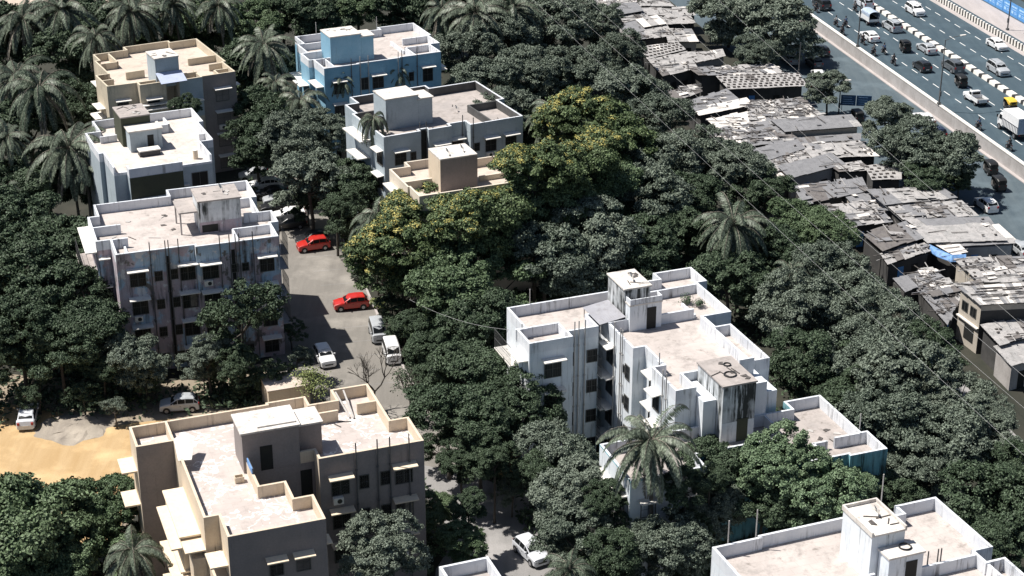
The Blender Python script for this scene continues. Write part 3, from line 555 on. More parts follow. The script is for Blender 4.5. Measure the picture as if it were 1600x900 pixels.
# crop, FL, FR, BR, BL, height, sheet, style(0 clean,1 patched,2 heavy), words that tell it apart
SH = [
 (C1, (40, 48), (430, 40), (420, 0), (20, -25), 3.0, 'a', 2, 'littered pinkish roof at the top of the slum strip, its left one'),
 (C1, (440, 52), (780, 55), (700, 0), (560, -20), 3.2, 'a', 1, 'pinkish roof cut by the top edge of the photo, right of the littered one'),
 (C1, (240, 140), (490, 98), (430, 30), (110, 60), 3.3, 'b', 0, 'flat grey roof with an open dark front near the top of the slum strip'),
 (C1, (560, 138), (780, 142), (760, 85), (490, 80), 2.8, 'a', 1, 'patched pale roof right of the flat grey one near the top'),
 (C1, (800, 145), (990, 140), (940, 80), (790, 82), 3.0, 'a', 1, 'small pale roof touching the roadside tree near the top'),
 (C1, (230, 228), (545, 162), (490, 118), (200, 188), 2.7, 'a', 2, 'narrow roof strewn with scrap just left of the bright white sheet roof'),
 (C1, (520, 250), (710, 220), (632, 155), (450, 190), 3.4, 'c', 0, 'bright white sheet roof near the top of the slum strip'),
 (C1, (370, 320), (510, 282), (450, 198), (290, 240), 3.1, 'b', 0, 'smooth grey roof left of the bright white sheet'),
 (C1, (530, 300), (745, 275), (712, 224), (515, 255), 3.0, 'a', 0, 'plain pinkish roof right below the bright white sheet'),
 (C1, (715, 220), (985, 215), (930, 150), (650, 165), 3.1, 'a', 1, 'pale roof with a dark open front below the roadside tree'),
 (C1, (400, 382), (740, 338), (730, 288), (380, 330), 2.9, 'a', 2, 'rough long roof behind the bare dry tree top'),
 (C1, (755, 385), (1010, 385), (950, 285), (722, 285), 2.9, 'a', 1, 'pale roof shaded on its right by the roadside tree'),
 (C1, (560, 545), (885, 465), (820, 405), (485, 450), 3.0, 'a', 3, 'separate square roof evenly dotted with dark weights'),
 (C1, (705, 705), (1000, 640), (910, 500), (575, 570), 3.3, 'a', 1, 'roof grey at the back and pink at the front with a black shaded front wall'),
 (C1, (1015, 582), (1265, 530), (1240, 480), (925, 510), 3.0, 'a', 1, 'small tilted roof half under the roadside tree shade'),
 (C2, (345, 122), (890, 112), (820, 60), (280, 85), 3.2, 'a', 2, 'long ragged roof just behind the neatly dotted one'),
 (C2, (555, 218), (1050, 195), (1000, 118), (470, 130), 3.1, 'a', 3, 'wide pink roof neatly dotted with rows of dark weights'),
 (C2, (170, 300), (330, 240), (290, 205), (90, 250), 2.7, 'a', 2, 'short pale roof beside the trees, left of the pole yard'),
 (C2, (300, 368), (590, 300), (510, 240), (240, 320), 3.1, 'b', 1, 'grey roof with a white front strip along its edge'),
 (C2, (340, 402), (690, 335), (640, 295), (300, 366), 3.0, 'c', 0, 'white front strip roof overhanging a dark shop front'),
 (C2, (470, 503), (745, 445), (690, 388), (400, 445), 2.8, 'c', 1, 'second white roof, broken at its back corner'),
 (C2, (700, 452), (1170, 412), (1030, 298), (685, 320), 2.9, 'a', 2, 'broad patched roof with rubbish heaps beside the small roadside tree'),
 (C2, (950, 517), (1440, 482), (1370, 410), (860, 445), 3.5, 'b', 0, 'long clean grey roof ending at the service road trees'),
 (C2, (1052, 602), (1440, 577), (1440, 545), (1020, 570), 2.5, 'b', 0, 'thin grey lean-to strip in front of the long clean grey roof'),
 (C2, (560, 622), (1020, 590), (800, 462), (415, 520), 3.0, 'b', 2, 'wide grey roof covered with sticks and rubble in the middle of the strip'),
 (C2, (820, 712), (1050, 640), (1000, 590), (672, 660), 3.2, 'b', 0, 'grey roof with one small dish, below the rubble roof'),
 (C2, (1140, 702), (1560, 690), (1440, 600), (1050, 615), 3.1, 'a', 1, 'pinkish grey roof with two dark slots next to the service road trees'),
 (C2, (870, 790), (1130, 705), (1040, 650), (822, 720), 2.9, 'a', 2, 'pink littered roof between two grey ones'),
 (C2, (980, 840), (1330, 750), (1240, 690), (895, 770), 3.2, 'b', 0, 'grey seamed roof with a dish at its front corner'),
 (C2, (900, 870), (1015, 845), (930, 790), (860, 800), 2.6, 'c', 0, 'tiny bright roof corner touching the trees'),
 (C3, (500, 220), (690, 205), (640, 160), (430, 180), 3.0, 'a', 2, 'narrow pale roof sagging beside the pile of poles'),
 (C3, (740, 272), (925, 266), (920, 155), (690, 190), 3.2, 'a', 3, 'pink dotted roof against the big roadside tree'),
 (C3, (270, 435), (680, 350), (640, 280), (200, 330), 3.1, 'b', 1, 'grey seamed roof with loose boards in its back corner'),
 (C3, (605, 455), (725, 440), (690, 350), (530, 377), 2.9, 'b', 0, 'short grey roof beside a dark yard hole'),
 (C3, (560, 605), (850, 565), (730, 440), (390, 470), 2.8, 'a', 2, 'large crumbling roof with yellowish rubble at its left'),
 (C3, (830, 442), (1300, 402), (1190, 335), (720, 360), 3.4, 'a', 1, 'long pink roof along the service road with a raised dish'),
 (C3, (960, 548), (1440, 522), (1330, 432), (850, 462), 3.0, 'a', 2, 'roof buried under sticks and torn sheets behind the large clean one'),
 (C3, (800, 762), (1060, 680), (950, 585), (680, 668), 3.4, 'd', 1, 'dark grey ribbed roof sloping to the trees'),
 (C3, (850, 862), (1125, 780), (1092, 730), (800, 800), 2.8, 'a', 2, 'narrow scrap covered lean-to below the ribbed roof'),
 (C4, (600, 125), (1170, 118), (1120, 60), (520, 82), 3.1, 'b', 0, 'grey band of roof behind the large clean pink one'),
 (C4, (680, 248), (1262, 230), (1125, 112), (560, 150), 3.3, 'a', 0, 'largest clean pinkish roof, by the service road'),
 (C4, (860, 350), (972, 332), (882, 258), (682, 255), 2.9, 'c', 1, 'roof edged with a bright blue tarpaulin'),
 (C4, (915, 285), (1345, 262), (1330, 230), (890, 252), 3.0, 'b', 0, 'grey canopy strip over a row of dark shutters'),
 (C4, (1290, 228), (1362, 226), (1240, 125), (1188, 130), 3.0, 'c', 0, 'narrow white awning facing the service road'),
 (C4, (1080, 565), (1480, 565), (1420, 380), (900, 402), 3.1, 'a', 2, 'ruined roof with grey puddles and torn sheets at the right edge'),
 (C4, (480, 645), (575, 610), (500, 540), (390, 555), 2.9, 'b', 0, 'small square grey lean-to beside the trees'),
 (C4, (810, 885), (915, 650), (690, 480), (500, 545), 2.6, 'b', 2, 'low grey roof full of chips and bricks beside the two storey house'),
 (C4, (725, 690), (1092, 612), (1062, 572), (692, 662), 3.0, 'd', 1, 'narrow weathered roof touching the two storey house'),
 (C5, (870, 457), (1160, 385), (1100, 290), (760, 350), 3.4, 'a', 1, 'pinkish roof in front of the two storey house'),
 (C5, (950, 602), (1160, 540), (1160, 415), (845, 495), 2.9, 'a', 0, 'last patched roof at the right edge of the photo'),
]
rs_ = random.Random(11)
def shack(i, rec):
    cr, fl, fr, br, bl, z, col, style, words = rec
    P = [at(cr[0]+p[0]/cr[2], cr[1]+p[1]/cr[2], z) for p in (fl, fr, br, bl)]
    c = sum(P, Vector())/4; c.z = 0
    L = [(p-c)*1.11+Vector((0, 0, -.0*p.z)) for p in P]                                            # front-left, front-right, back-right, back-left
    root = thing('shack', words, 'shack', c); dz = .002*i
    ins = [Vector((p.x*.9, p.y*.86, 0)) for p in L]
    zt = z-.22
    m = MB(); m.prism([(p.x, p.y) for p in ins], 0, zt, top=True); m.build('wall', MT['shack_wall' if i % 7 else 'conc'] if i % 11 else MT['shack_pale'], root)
    main = {'a': 0, 'b': 1, 'c': 2, 'd': 3}[col]; mats = [MT['tin_a'], MT['tin_b'], MT['tin_c'], MT['tin_d'], MT['debris'], MT['debris_w']]
    b = MB(); fw = (L[1]-L[0]).length; dp = ((L[3]-L[0]).length+(L[2]-L[1]).length)/2
    nu = max(2, int(fw/1.15)); nv = max(1, int(dp/2.3))
    def q(u, v): a = L[0].lerp(L[1], u); d = L[3].lerp(L[2], u); return a.lerp(d, v)
    for r_ in range(nv):
        for k in range(nu):
            u0, u1 = k/nu, (k+1)/nu; v0, v1 = r_/nv, (r_+1)/nv
            j = [.04, .09, .14, .05][style]; jz = [.012, .05, .09, .02][style]
            u0 += rs_.uniform(-j, j)/nu*.5-.01/nu; u1 += rs_.uniform(-j, j)/nu*.5+.04/nu; v0 -= rs_.uniform(0, j)/nv+.02/nv; v1 += rs_.uniform(-j, j)/nv
            mi = main if rs_.random() > [.06, .22, .4, .08][style] else rs_.choice([0, 1, 1, 0, 3, 3, 2])
            h = z+dz+rs_.uniform(0, jz)+(k % 2)*.016+r_*.012; tl = .18*(v0-.5)
            pts = [q(u0, v0), q(u1, v0), q(u1, v1), q(u0, v1)]; hh = [h+.0, h+rs_.uniform(0, jz), h+.16/nv+rs_.uniform(0, jz), h+.16/nv]
            b.mat(mi); b.poly([(p.x, p.y, a_) for p, a_ in zip(pts, hh)])
            b.poly([(p.x, p.y, a_-.03) for p, a_ in zip(pts[::-1], hh[::-1])])
            b.poly([(pts[0].x, pts[0].y, hh[0]), (pts[0].x, pts[0].y, hh[0]-.03), (pts[1].x, pts[1].y, hh[1]-.03), (pts[1].x, pts[1].y, hh[1])][::-1])
    area = fw*dp
    if style == 3:
        for r_ in range(max(3, int(dp/1.0))):
            for k in range(int(fw/.75)):
                p = q((k+.3+.4*(r_ % 2))/(fw/.75)+rs_.uniform(-.01, .01), (r_+.5)/max(3, int(dp/1.0))); T = Matrix.Translation((p.x, p.y, z+dz+.16)) @ Matrix.Rotation(rs_.uniform(-.3, .3), 4, 'Z')
                b.mat(4).box(-.2, .2, -.13, .13, -.06, .06, T)
    else:
        for k in range(int(area*[.15, .7, 1.8][style])):
            p = q(rs_.random(), rs_.uniform(.05, .97)); T = Matrix.Translation((p.x, p.y, z+dz+.2+rs_.uniform(0, .06))) @ Matrix.Rotation(rs_.choice([rs_.uniform(0, .35), rs_.uniform(.1, .3), RZ+rs_.uniform(-.3, .3)]), 4, 'Z') @ Matrix.Rotation(rs_.uniform(-.15, .15), 4, 'Y')
            t = rs_.random()
            if t < .3: b.mat(4).box(-.14, .14, -.1, .1, -.06, .06, T)
            elif t < .85: b.mat(rs_.choice([4, 4, 5, 1])).box(-rs_.uniform(.5, 1.9), rs_.uniform(.3, 1.2), -.04, .04, -.03, .03, T)
            else:
                s = rs_.uniform(.3, .9); b.mat(rs_.choice([0, 1, 2, 3, 5])).box(-s, s, -s*.5, s*.5, -.01, .012, T)
    b.build('roof', mats, root)
    # door and window on the front wall (towards the camera)
    a, e = ins[0], ins[1]; v = (e-a).normalized(); n = Vector((v.y, -v.x, 0)); Lf = (e-a).length
    if Lf > 2.5:
        T = Matrix(((v.x, n.x, 0, a.x), (v.y, n.y, 0, a.y), (0, 0, 1, 0), (0, 0, 0, 1)))
        MB().box(Lf*.25, Lf*.25+.85, 0, .03, 0, 1.9, T).build('door', MT['void'] if i % 2 else MT['blue_panel'], root)
        if Lf > 4: MB().box(Lf*.6, Lf*.6+.9, 0, .03, 1.0, 1.8, T).build('window', MT['void'], root)
    return root
for i, r_ in enumerate(SH): shack(i, r_)
# two storey house at the right edge
def house():
    z = 5.6; q = [(1085, 752), (1520, 728), (1440, 580), (910, 622)]; P = [at(C4[0]+x/C4[2], C4[1]+y/C4[2], z) for x, y in q]; c = P[0].copy(); c.z = 0
    L = [p-c for p in P]; root = thing('two_storey_house', 'two storey shanty house with a cream side wall and two dark windows, right edge', 'house', c)
    ins = [L[0].lerp(L[2], .04), L[1].lerp(L[3], .04), L[2].lerp(L[0], .04), L[3].lerp(L[1], .04)]
    MB().prism([(p.x, p.y) for p in ins], 0, z-.2).build('wall', MT['shack_pale'], root)
    b = MB(); nu = 16
    def s(u, v): return L[0].lerp(L[1], u).lerp(L[3].lerp(L[2], u), v)
    for r_ in range(3):
        for k in range(nu):
            pts = [s(k/nu-.003, r_/3-.02), s((k+1)/nu+.003, r_/3-.02), s((k+1)/nu, (r_+1)/3), s(k/nu, (r_+1)/3)]; h = z+(k % 2)*.02+r_*.03+rs_.uniform(0, .03)
            b.mat(rs_.choice([0, 0, 0, 2, 1])); b.poly([(p.x, p.y, h+(j > 1)*.1) for j, p in enumerate(pts)]); b.poly([(p.x, p.y, h+(j < 2)*.1-.03) for j, p in enumerate(pts[::-1])])
    for k in range(16):
        p = s(rs_.random(), rs_.random()); T = Matrix.Translation((p.x, p.y, z+.22)) @ Matrix.Rotation(.15, 4, 'Z'); b.mat(4).box(-rs_.uniform(.6, 1.8), .8, -.05, .05, -.04, .04, T)
    b.build('roof', [MT['tin_a'], MT['tin_b'], MT['tin_c'], MT['tin_d'], MT['debris']], root)
    a, e = ins[3], ins[0]; v = (e-a).normalized(); n = Vector((v.y, -v.x, 0)); T = Matrix(((v.x, n.x, 0, a.x), (v.y, n.y, 0, a.y), (0, 0, 1, 0), (0, 0, 0, 1))); Lw = (e-a).length
    for f in (.28, .68):
        w_ = MB().box(Lw*f-.55, Lw*f+.55, 0, .05, 3.6, 4.7, T).build('window', MT['frame'], root); g_ = MB()
        g_.box(Lw*f-.48, Lw*f-.03, .051, .06, 3.68, 4.62, T); g_.box(Lw*f+.03, Lw*f+.48, .051, .06, 3.68, 4.62, T); g_.build('pane', MT['glass'], w_)
    MB().box(0, Lw, 0, .25, 2.75, 2.87, T).build('floor_ledge', MT['slab'], root); MB().box(Lw*.35, Lw*.8, 0, .04, .8, 2.3, T).build('shutter', MT['void'], root)
    a, e = ins[0], ins[1]; v = (e-a).normalized(); n = Vector((v.y, -v.x, 0)); T = Matrix(((v.x, n.x, 0, a.x), (v.y, n.y, 0, a.y), (0, 0, 1, 0), (0, 0, 0, 1)))
    MB().box(.02, (e-a).length-.02, 0, .02, 0, z-.8, T).build('front_panel', MT['shack_wall'], root)
house()
# blue tarpaulin draped over the edge of one roof
tp = MB(); pl = [(680, 266), (760, 308), (860, 350), (975, 345), (980, 368), (860, 368), (750, 326), (672, 276)]
P = [at(C4[0]+x/C4[2], C4[1]+y/C4[2], 3.25) for x, y in pl]
tp.prism([(p.x, p.y) for p in P], [3.22, 3.2, 3.22, 3.2, 2.6, 2.6, 2.6, 2.6], [3.27, 3.3, 3.26, 3.28, 2.68, 2.7, 2.66, 2.68]); tag(tp.build('tarpaulin', MT['bluetarp'], fix=True), 'crumpled bright blue tarpaulin hanging over a roof edge in the slum strip', 'tarpaulin')
# dirt strip the shacks stand on
rsheet('slum_yard', -120, 130, -46, -30, .012, 'soil'); rsheet('lane', 92, 140, -48.5, -45.5, .016, 'lane')
# ---------------- vehicles
def car_mesh_parts(root, st, Wd, paint, wheels, gh, rw=.31, z0=.22, belt_black=False):
    """st: stations front to rear (x, belt z, top z, roof half width factor); gh: (first, last) greenhouse station indices"""
    hw = Wd/2; n = len(st)
    def ring(x, zb, zt, k, taper):
        w = hw*taper
        if zt-zb < .12: wt = w*.86; a = [(0, z0), (w*.86, z0), (w, z0+.1), (w, zb-.08), (w*.97, zb), (wt, zt), (wt*.7, zt+.015), (0, zt+.03)]
        else: wt = w*k; a = [(0, z0), (w*.86, z0), (w, z0+.1), (w, zb-.08), (w*.97, zb), (wt, zt-.07), (wt-.1, zt), (0, zt+.02)]
        return [(x, y, z) for y, z in a]+[(x, -y, z) for y, z in a[-2:0:-1]]
    b = MB(); rings = []
    for i, (x, zb, zt, k) in enumerate(st):
        tp_ = {0: .82, 1: .93, n-1: .88, n-2: .96}.get(i, 1.0); rings.append(ring(x, zb, zt, k, tp_))
    m = len(rings[0])
    for r_ in rings: b.v += r_
    for i in range(n-1):
        for j in range(m): j2 = (j+1) % m; b.f.append((i*m+j, (i+1)*m+j, (i+1)*m+j2, i*m+j2)); b.m.append(0)
    b.f.append(tuple(range(m))); b.m.append(0); b.f.append(tuple((n-1)*m+m-1-j for j in range(m))); b.m.append(0)
    body = b.build('body', paint, root, smooth=False, fix=True)
    g0, g1 = gh
    off = .014
    for s in (1, -1):
        w = MB()
        for i in range(g0, g1):
            A, Bq = rings[i], rings[i+1]
            def P(r_, j): x, y, z = r_[j]; return Vector((x, abs(y)*s, z))
            a0, a1, b0, b1 = P(A, 4), P(A, 5), P(Bq, 4), P(Bq, 5)
            def lim(p, q_, t): return p.lerp(q_, t)
            c0 = lim(a0, a1, .1); c1 = lim(a0, a1, .93); d0 = lim(b0, b1, .1); d1 = lim(b0, b1, .93)
            e = .03/(max(.1, (c0-d0).length)); f_ = [c0.lerp(d0, e), d0.lerp(c0, e), d1.lerp(c1, e), c1.lerp(d1, e)]
            w.poly([(p.x, p.y+s*off, p.z+.004) for p in (f_ if s > 0 else f_[::-1])])
        w.build('side_window', MT['glass'], root)
    def scr(i0, i1, nm):
        A, Bq = rings[i0], rings[i1]; a = Vector(A[5]); c = Vector(Bq[5]); ny = .88
        x0, x1 = a.lerp(c, .1), a.lerp(c, .93)
        if nm == 'windscreen': up = Vector((.016, 0, .016))
        else: up = Vector((-.016, 0, .016))
        z_0 = (A[7][2]-A[5][2]); z_1 = (Bq[7][2]-Bq[5][2])
        w = MB(); w.poly([Vector((x0.x, -x0.y*ny, x0.z))+up, Vector((x0.x, 0, x0.z+z_0*.9+.0))+up, Vector((x0.x, x0.y*ny, x0.z))+up, Vector((x1.x, x1.y*ny, x1.z+.03))+up, Vector((x1.x, 0, x1.z+z_1+.01))+up, Vector((x1.x, -x1.y*ny, x1.z+.03))+up])
        w.build(nm, MT['glass'], root)
    scr(g0, g0+1, 'windscreen'); scr(g1, g1-1, 'rear_window')
    for x in wheels:
        for s in (1, -1):
            t = MB().disc((0, 0, 0), rw, 'y', .2, 16).build('wheel', MT['rubber'], root); t.location = (x, s*(hw-.08), rw)
            MB().disc((0, s*.105, 0), rw*.6, 'y', .012, 10).build('rim', MT['rim'], t)
            MB().disc((x, s*(hw-.004), rw+.03), rw*1.18, 'y', .016, 16).build('wheel_arch', MT['black'], root)
    xf = st[0][0]; xr = st[-1][0]; zf = st[1][1]
    for s in (1, -1):
        o = MB().box(xf-.2, xf-.02, -.16, .16, -.07, .07).build('headlight', MT['lens'], root); o.location = (0, s*hw*.66, zf-.16)
        o = MB().box(xr-.012, xr+.14, -.1, .1, -.12, .12).build('tail_light', MT['red_lens'], root); o.location = (0, s*hw*.74, st[-2][1]-.14)
        xm = st[g0][0]-.25; MB().box(xm-.06, xm+.06, s*hw-.02 if s > 0 else -hw-.16, s*hw+.16 if s > 0 else -hw+.02, st[g0][1]+.02, st[g0][1]+.15).build('mirror', paint, root)
    MB().box(xf-.05, xf+.012, -hw*.5, hw*.5, .42, .56).build('grille', MT['black'], root)
    MB().box(xr-.018, xr+.05, -.25, .25, .5, .62).build('number_plate', MT['slab'], root)
    for s in (1, -1):
        for xx in ((st[g0][0]+st[g1][0])/2+.35, (st[g0][0]+st[g1][0])/2-.55): MB().box(xx-.07, xx+.07, s*(hw+.008)-.008, s*(hw+.008)+.008, st[g0][1]-.2, st[g0][1]-.17).build('door_handle', MT['black'], root)
SHP = {
 'hatch': ([(1.86, .55, .58, .8), (1.78, .78, .82, .8), (1.15, .88, .97, .8), (.82, .92, 1.0, .8), (.12, .95, 1.47, .8), (-.6, .97, 1.52, .8), (-1.4, .99, 1.46, .8), (-1.78, .98, 1.04, .8), (-1.88, .6, .64, .8)], 1.64, (1.2, -1.22), (3, 7)),
 'sedan': ([(2.15, .5, .54, .8), (2.05, .72, .76, .8), (1.3, .84, .92, .8), (.85, .88, .97, .8), (.1, .92, 1.4, .78), (-.6, .93, 1.44, .78), (-1.1, .94, 1.38, .78), (-1.65, .95, 1.02, .8), (-2.05, .92, .98, .8), (-2.18, .55, .6, .8)], 1.72, (1.35, -1.3), (3, 7)),
 'suv': ([(2.25, .6, .66, .8), (2.15, .9, .95, .8), (1.45, 1.02, 1.1, .8), (1.05, 1.05, 1.14, .8), (.35, 1.08, 1.68, .82), (-.6, 1.1, 1.74, .82), (-1.75, 1.12, 1.7, .82), (-2.15, 1.1, 1.16, .82), (-2.25, .65, .7, .8)], 1.82, (1.42, -1.4), (3, 7)),
 'van': ([(1.8, .6, .64, .8), (1.74, 1.0, 1.05, .85), (1.55, 1.05, 1.12, .85), (.95, 1.08, 1.78, .86), (0, 1.08, 1.84, .86), (-1.4, 1.08, 1.82, .86), (-1.72, 1.05, 1.15, .86), (-1.8, .6, .65, .85)], 1.55, (1.15, -1.15), (2, 6)),
}
PAINT = {}
def paint(c):
    if c not in PAINT:
        rgb = {'white': (.80, .80, .80), 'silver': (.42, .44, .46), 'red': (.50, .022, .014), 'black': (.016, .017, .02), 'grey': (.10, .11, .12), 'pearl': (.62, .64, .68), 'navy': (.02, .03, .06)}[c]
        m, t, b = new_mat(c+'_car_paint'); b.inputs['Base Color'].default_value = (*rgb, 1); b.inputs['Roughness'].default_value = .32
        b.inputs['Coat Weight'].default_value = .5; b.inputs['Coat Roughness'].default_value = .06
        v = coords(t); t.links.new(mix(t, ramp(t, noise(t, v, 2.5, 4), .4, .8), rgb, tuple(x*.82+.02 for x in rgb)), b.inputs['Base Color']); PAINT[c] = m
    return PAINT[c]
PROTO = {}
def vehicle(kind, col, pos, head, label, cat='car', group=None, name='parked_car', rails=False):
    key = (kind, col)
    rz = R(90-head)
    if key in PROTO:
        o = dup(PROTO[key], pos, rz, label); o['category'] = cat
        if group: o['group'] = group
        elif 'group' in o: del o['group']
        o.name = name; return o
    o = thing(name, label, cat, pos, rz, group)
    if kind in SHP:
        st, wd, wh, gh = SHP[kind]; car_mesh_parts(o, st, wd, paint(col), wh, gh, .36 if kind == 'suv' else .3)
        if kind == 'suv':
            for s in (1, -1): MB().box(-1.6, .1, s*.6-.02, s*.6+.02, 1.76, 1.8).build('roof_rail', MT['steel'], o)
    elif kind == 'auto': auto_rickshaw(o, col)
    elif kind == 'truck': box_truck(o)
    elif kind == 'pickup': pickup(o)
    elif kind == 'tempo': tempo(o)
    elif kind == 'bike': motorbike(o, col)
    PROTO[key] = o; return o
def wheel(root, x, y, r_, w_=.14, rim=True):
    t = MB().disc((0, 0, 0), r_, 'y', w_, 16).build('wheel', MT['rubber'], root); t.location = (x, y, r_)
    if rim: MB().disc((0, 0, 0), r_*.6, 'y', w_+.02, 10).build('rim', MT['rim'], t)
MT['auto_black'] = plain('rickshaw_black', (.018, .018, .018), .45); MT['auto_yellow'] = plain('rickshaw_yellow_roof', (.75, .48, .06), .6); MT['canvas'] = plain('pale_blue_canvas', (.35, .42, .52), .8, var=.2)
def loft(name, secs, m, parent, smooth=False):
    b = MB(); n = len(secs[0])
    for s in secs: b.v += s
    for i in range(len(secs)-1):
        for j in range(n): j2 = (j+1) % n; b.f.append((i*n+j, (i+1)*n+j, (i+1)*n+j2, i*n+j2)); b.m.append(0)
    b.f.append(tuple(range(n))); b.m.append(0); b.f.append(tuple((len(secs)-1)*n+n-1-j for j in range(n))); b.m.append(0)
    return b.build(name, m, parent, smooth, fix=True)
def sec(x, w, z0, z1, r_=.12): return [(x, -w+r_, z0), (x, w-r_, z0), (x, w, z0+r_), (x, w, z1-r_), (x, w-r_, z1), (x, -w+r_, z1), (x, -w, z1-r_), (x, -w, z0+r_)]
def auto_rickshaw(o, col):
    loft('body', [sec(1.28, .2, .35, .75, .06), sec(1.1, .34, .28, 1.0), sec(.7, .5, .26, 1.02), sec(.35, .64, .26, .62), sec(-.5, .65, .26, .62), sec(-.9, .65, .28, 1.1), sec(-1.28, .6, .35, 1.05)], MT['auto_black'], o)
    loft('canopy', [sec(.82, .48, 1.5, 1.58, .03), sec(.55, .56, 1.5, 1.7, .06), sec(-.2, .62, 1.5, 1.76, .06), sec(-.85, .62, 1.1, 1.72, .08), sec(-1.22, .58, 1.08, 1.56, .08)], MT['auto_yellow'] if col == 'yellow' else MT['auto_black'], o)
    for s in (1, -1): MB().tube([(.86, s*.44, 1.0), (.76, s*.46, 1.52)], .025, 5).build('pillar', MT['auto_black'], o); MB().tube([(-.3, s*.6, .6), (-.3, s*.6, 1.52)], .022, 5).build('pillar', MT['auto_black'], o)
    w = MB(); w.poly([(.9, -.42, 1.02), (.9, .42, 1.02), (.79, .44, 1.5), (.79, -.44, 1.5)]); w.build('windscreen', MT['glass'], o)
    MB().box(-1.31, -1.27, -.3, .3, 1.2, 1.42).build('rear_window', MT['glass'], o); MB().box(-.75, -.35, -.55, .55, .621, .8).build('seat', MT['rubber'], o)
    wheel(o, 1.0, 0, .22); wheel(o, -.85, .58, .22); wheel(o, -.85, -.58, .22)
    for s in (1, -1): MB().box(-1.3, -1.27, s*.45-.06, s*.45+.06, .8, .92).build('tail_light', MT['red_lens'], o)
    MB().disc((1.3, 0, .72), .09, 'x', .05, 10).build('headlight', MT['lens'], o)
MT['truck_white'] = wallmat('truck_white_sheet', (.76, .76, .76), (.68, .69, .7), amt=.25)
def box_truck(o):
    loft('cab', [sec(2.95, .85, .6, 1.7, .1), sec(2.8, .92, .5, 1.8, .1), sec(2.3, .92, .5, 2.35, .14), sec(1.45, .92, .5, 2.4, .14)], MT['truck_white'], o)
    w = MB(); w.poly([(2.83, -.78, 1.78), (2.83, .78, 1.78), (2.42, .76, 2.28), (2.42, -.76, 2.28)]); w.build('windscreen', MT['glass'], o)
    for s in (1, -1):
        MB().box(1.7, 2.4, s*.93-.012, s*.93+.012, 1.5, 2.1).build('side_window', MT['glass'], o); MB().box(2.6, 2.7, s*1.1-.08, s*1.1+.08, 1.6, 2.0).build('mirror', MT['black'], o)
        MB().box(2.9, 2.97, s*.65-.12, s*.65+.12, .8, .96).build('headlight', MT['lens'], o); MB().box(-3.06, -3.0, s*.8-.1, s*.8+.1, .75, .9).build('tail_light', MT['red_lens'], o)
    b = MB().box(-3.0, 1.35, -1.1, 1.1, .95, 3.15)
    b.build('cargo_box', MT['truck_white'], o)
    r_ = MB()
    for k in range(11):
        for s in (1, -1): r_.box(-2.95+k*.41, -2.88+k*.41, s*1.13-.028, s*1.13+.028, 1.0, 1.9)
    for s in (1, -1): r_.box(-3.0, 1.35, s*1.13-.03, s*1.13+.03, 1.901, 1.97)
    r_.build('side_rib', MT['rim'], o); MB().box(-3.03, -3.0, -1.02, 1.02, 1.05, 3.05).build('rear_door', MT['canvas'], o)
    MB().box(-2.9, 2.6, -.45, .45, .55, .94).build('chassis', MT['black'], o)
    for x in (2.2, -1.9):
        for s in (1, -1): wheel(o, x, s*.85, .42, .26)
def pickup(o):
    loft('body', [sec(2.3, .7, .45, .8, .1), sec(2.15, .82, .35, .95, .1), sec(1.4, .86, .32, 1.02, .1), sec(.95, .86, .32, 1.05, .1), sec(-.25, .86, .32, 1.05, .1)], paint('white'), o)
    loft('cab', [sec(1.05, .78, 1.0, 1.08, .03), sec(.5, .7, 1.0, 1.62, .08), sec(-.22, .72, 1.0, 1.66, .08)], paint('white'), o)
    w = MB(); w.poly([(1.0, -.64, 1.12), (1.0, .64, 1.12), (.55, .6, 1.58), (.55, -.6, 1.58)]); w.build('windscreen', MT['glass'], o)
    for s in (1, -1): MB().box(-.12, .5, s*.715-.02, s*.715+.02, 1.12, 1.5).build('side_window', MT['glass'], o)
    MB().box(-.245, -.225, -.55, .55, 1.15, 1.52).build('rear_window', MT['glass'], o)
    b = MB().box(-2.3, -.28, -.88, .88, .6, .72); b.box(-2.3, -.28, .8, .88, .721, 1.12); b.box(-2.3, -.28, -.88, -.8, .721, 1.12); b.box(-.36, -.28, -.79, .79, .721, 1.2); b.box(-2.3, -2.22, -.79, .79, .721, 1.1)
    b.build('load_bed', paint('white'), o); MB().box(-2.2, -.4, -.78, .78, .722, .76).build('bed_liner', MT['steel'], o)
    MB().box(-2.2, 2.0, -.4, .4, .35, .59).build('chassis', MT['black'], o)
    for x in (1.45, -1.5):
        for s in (1, -1): wheel(o, x, s*.76, .32, .2)
    for s in (1, -1): MB().box(-2.33, -2.3, s*.75-.08, s*.75+.08, .66, .9).build('tail_light', MT['red_lens'], o); MB().box(2.2, 2.31, s*.5-.12, s*.5+.12, .62, .76).build('headlight', MT['lens'], o)
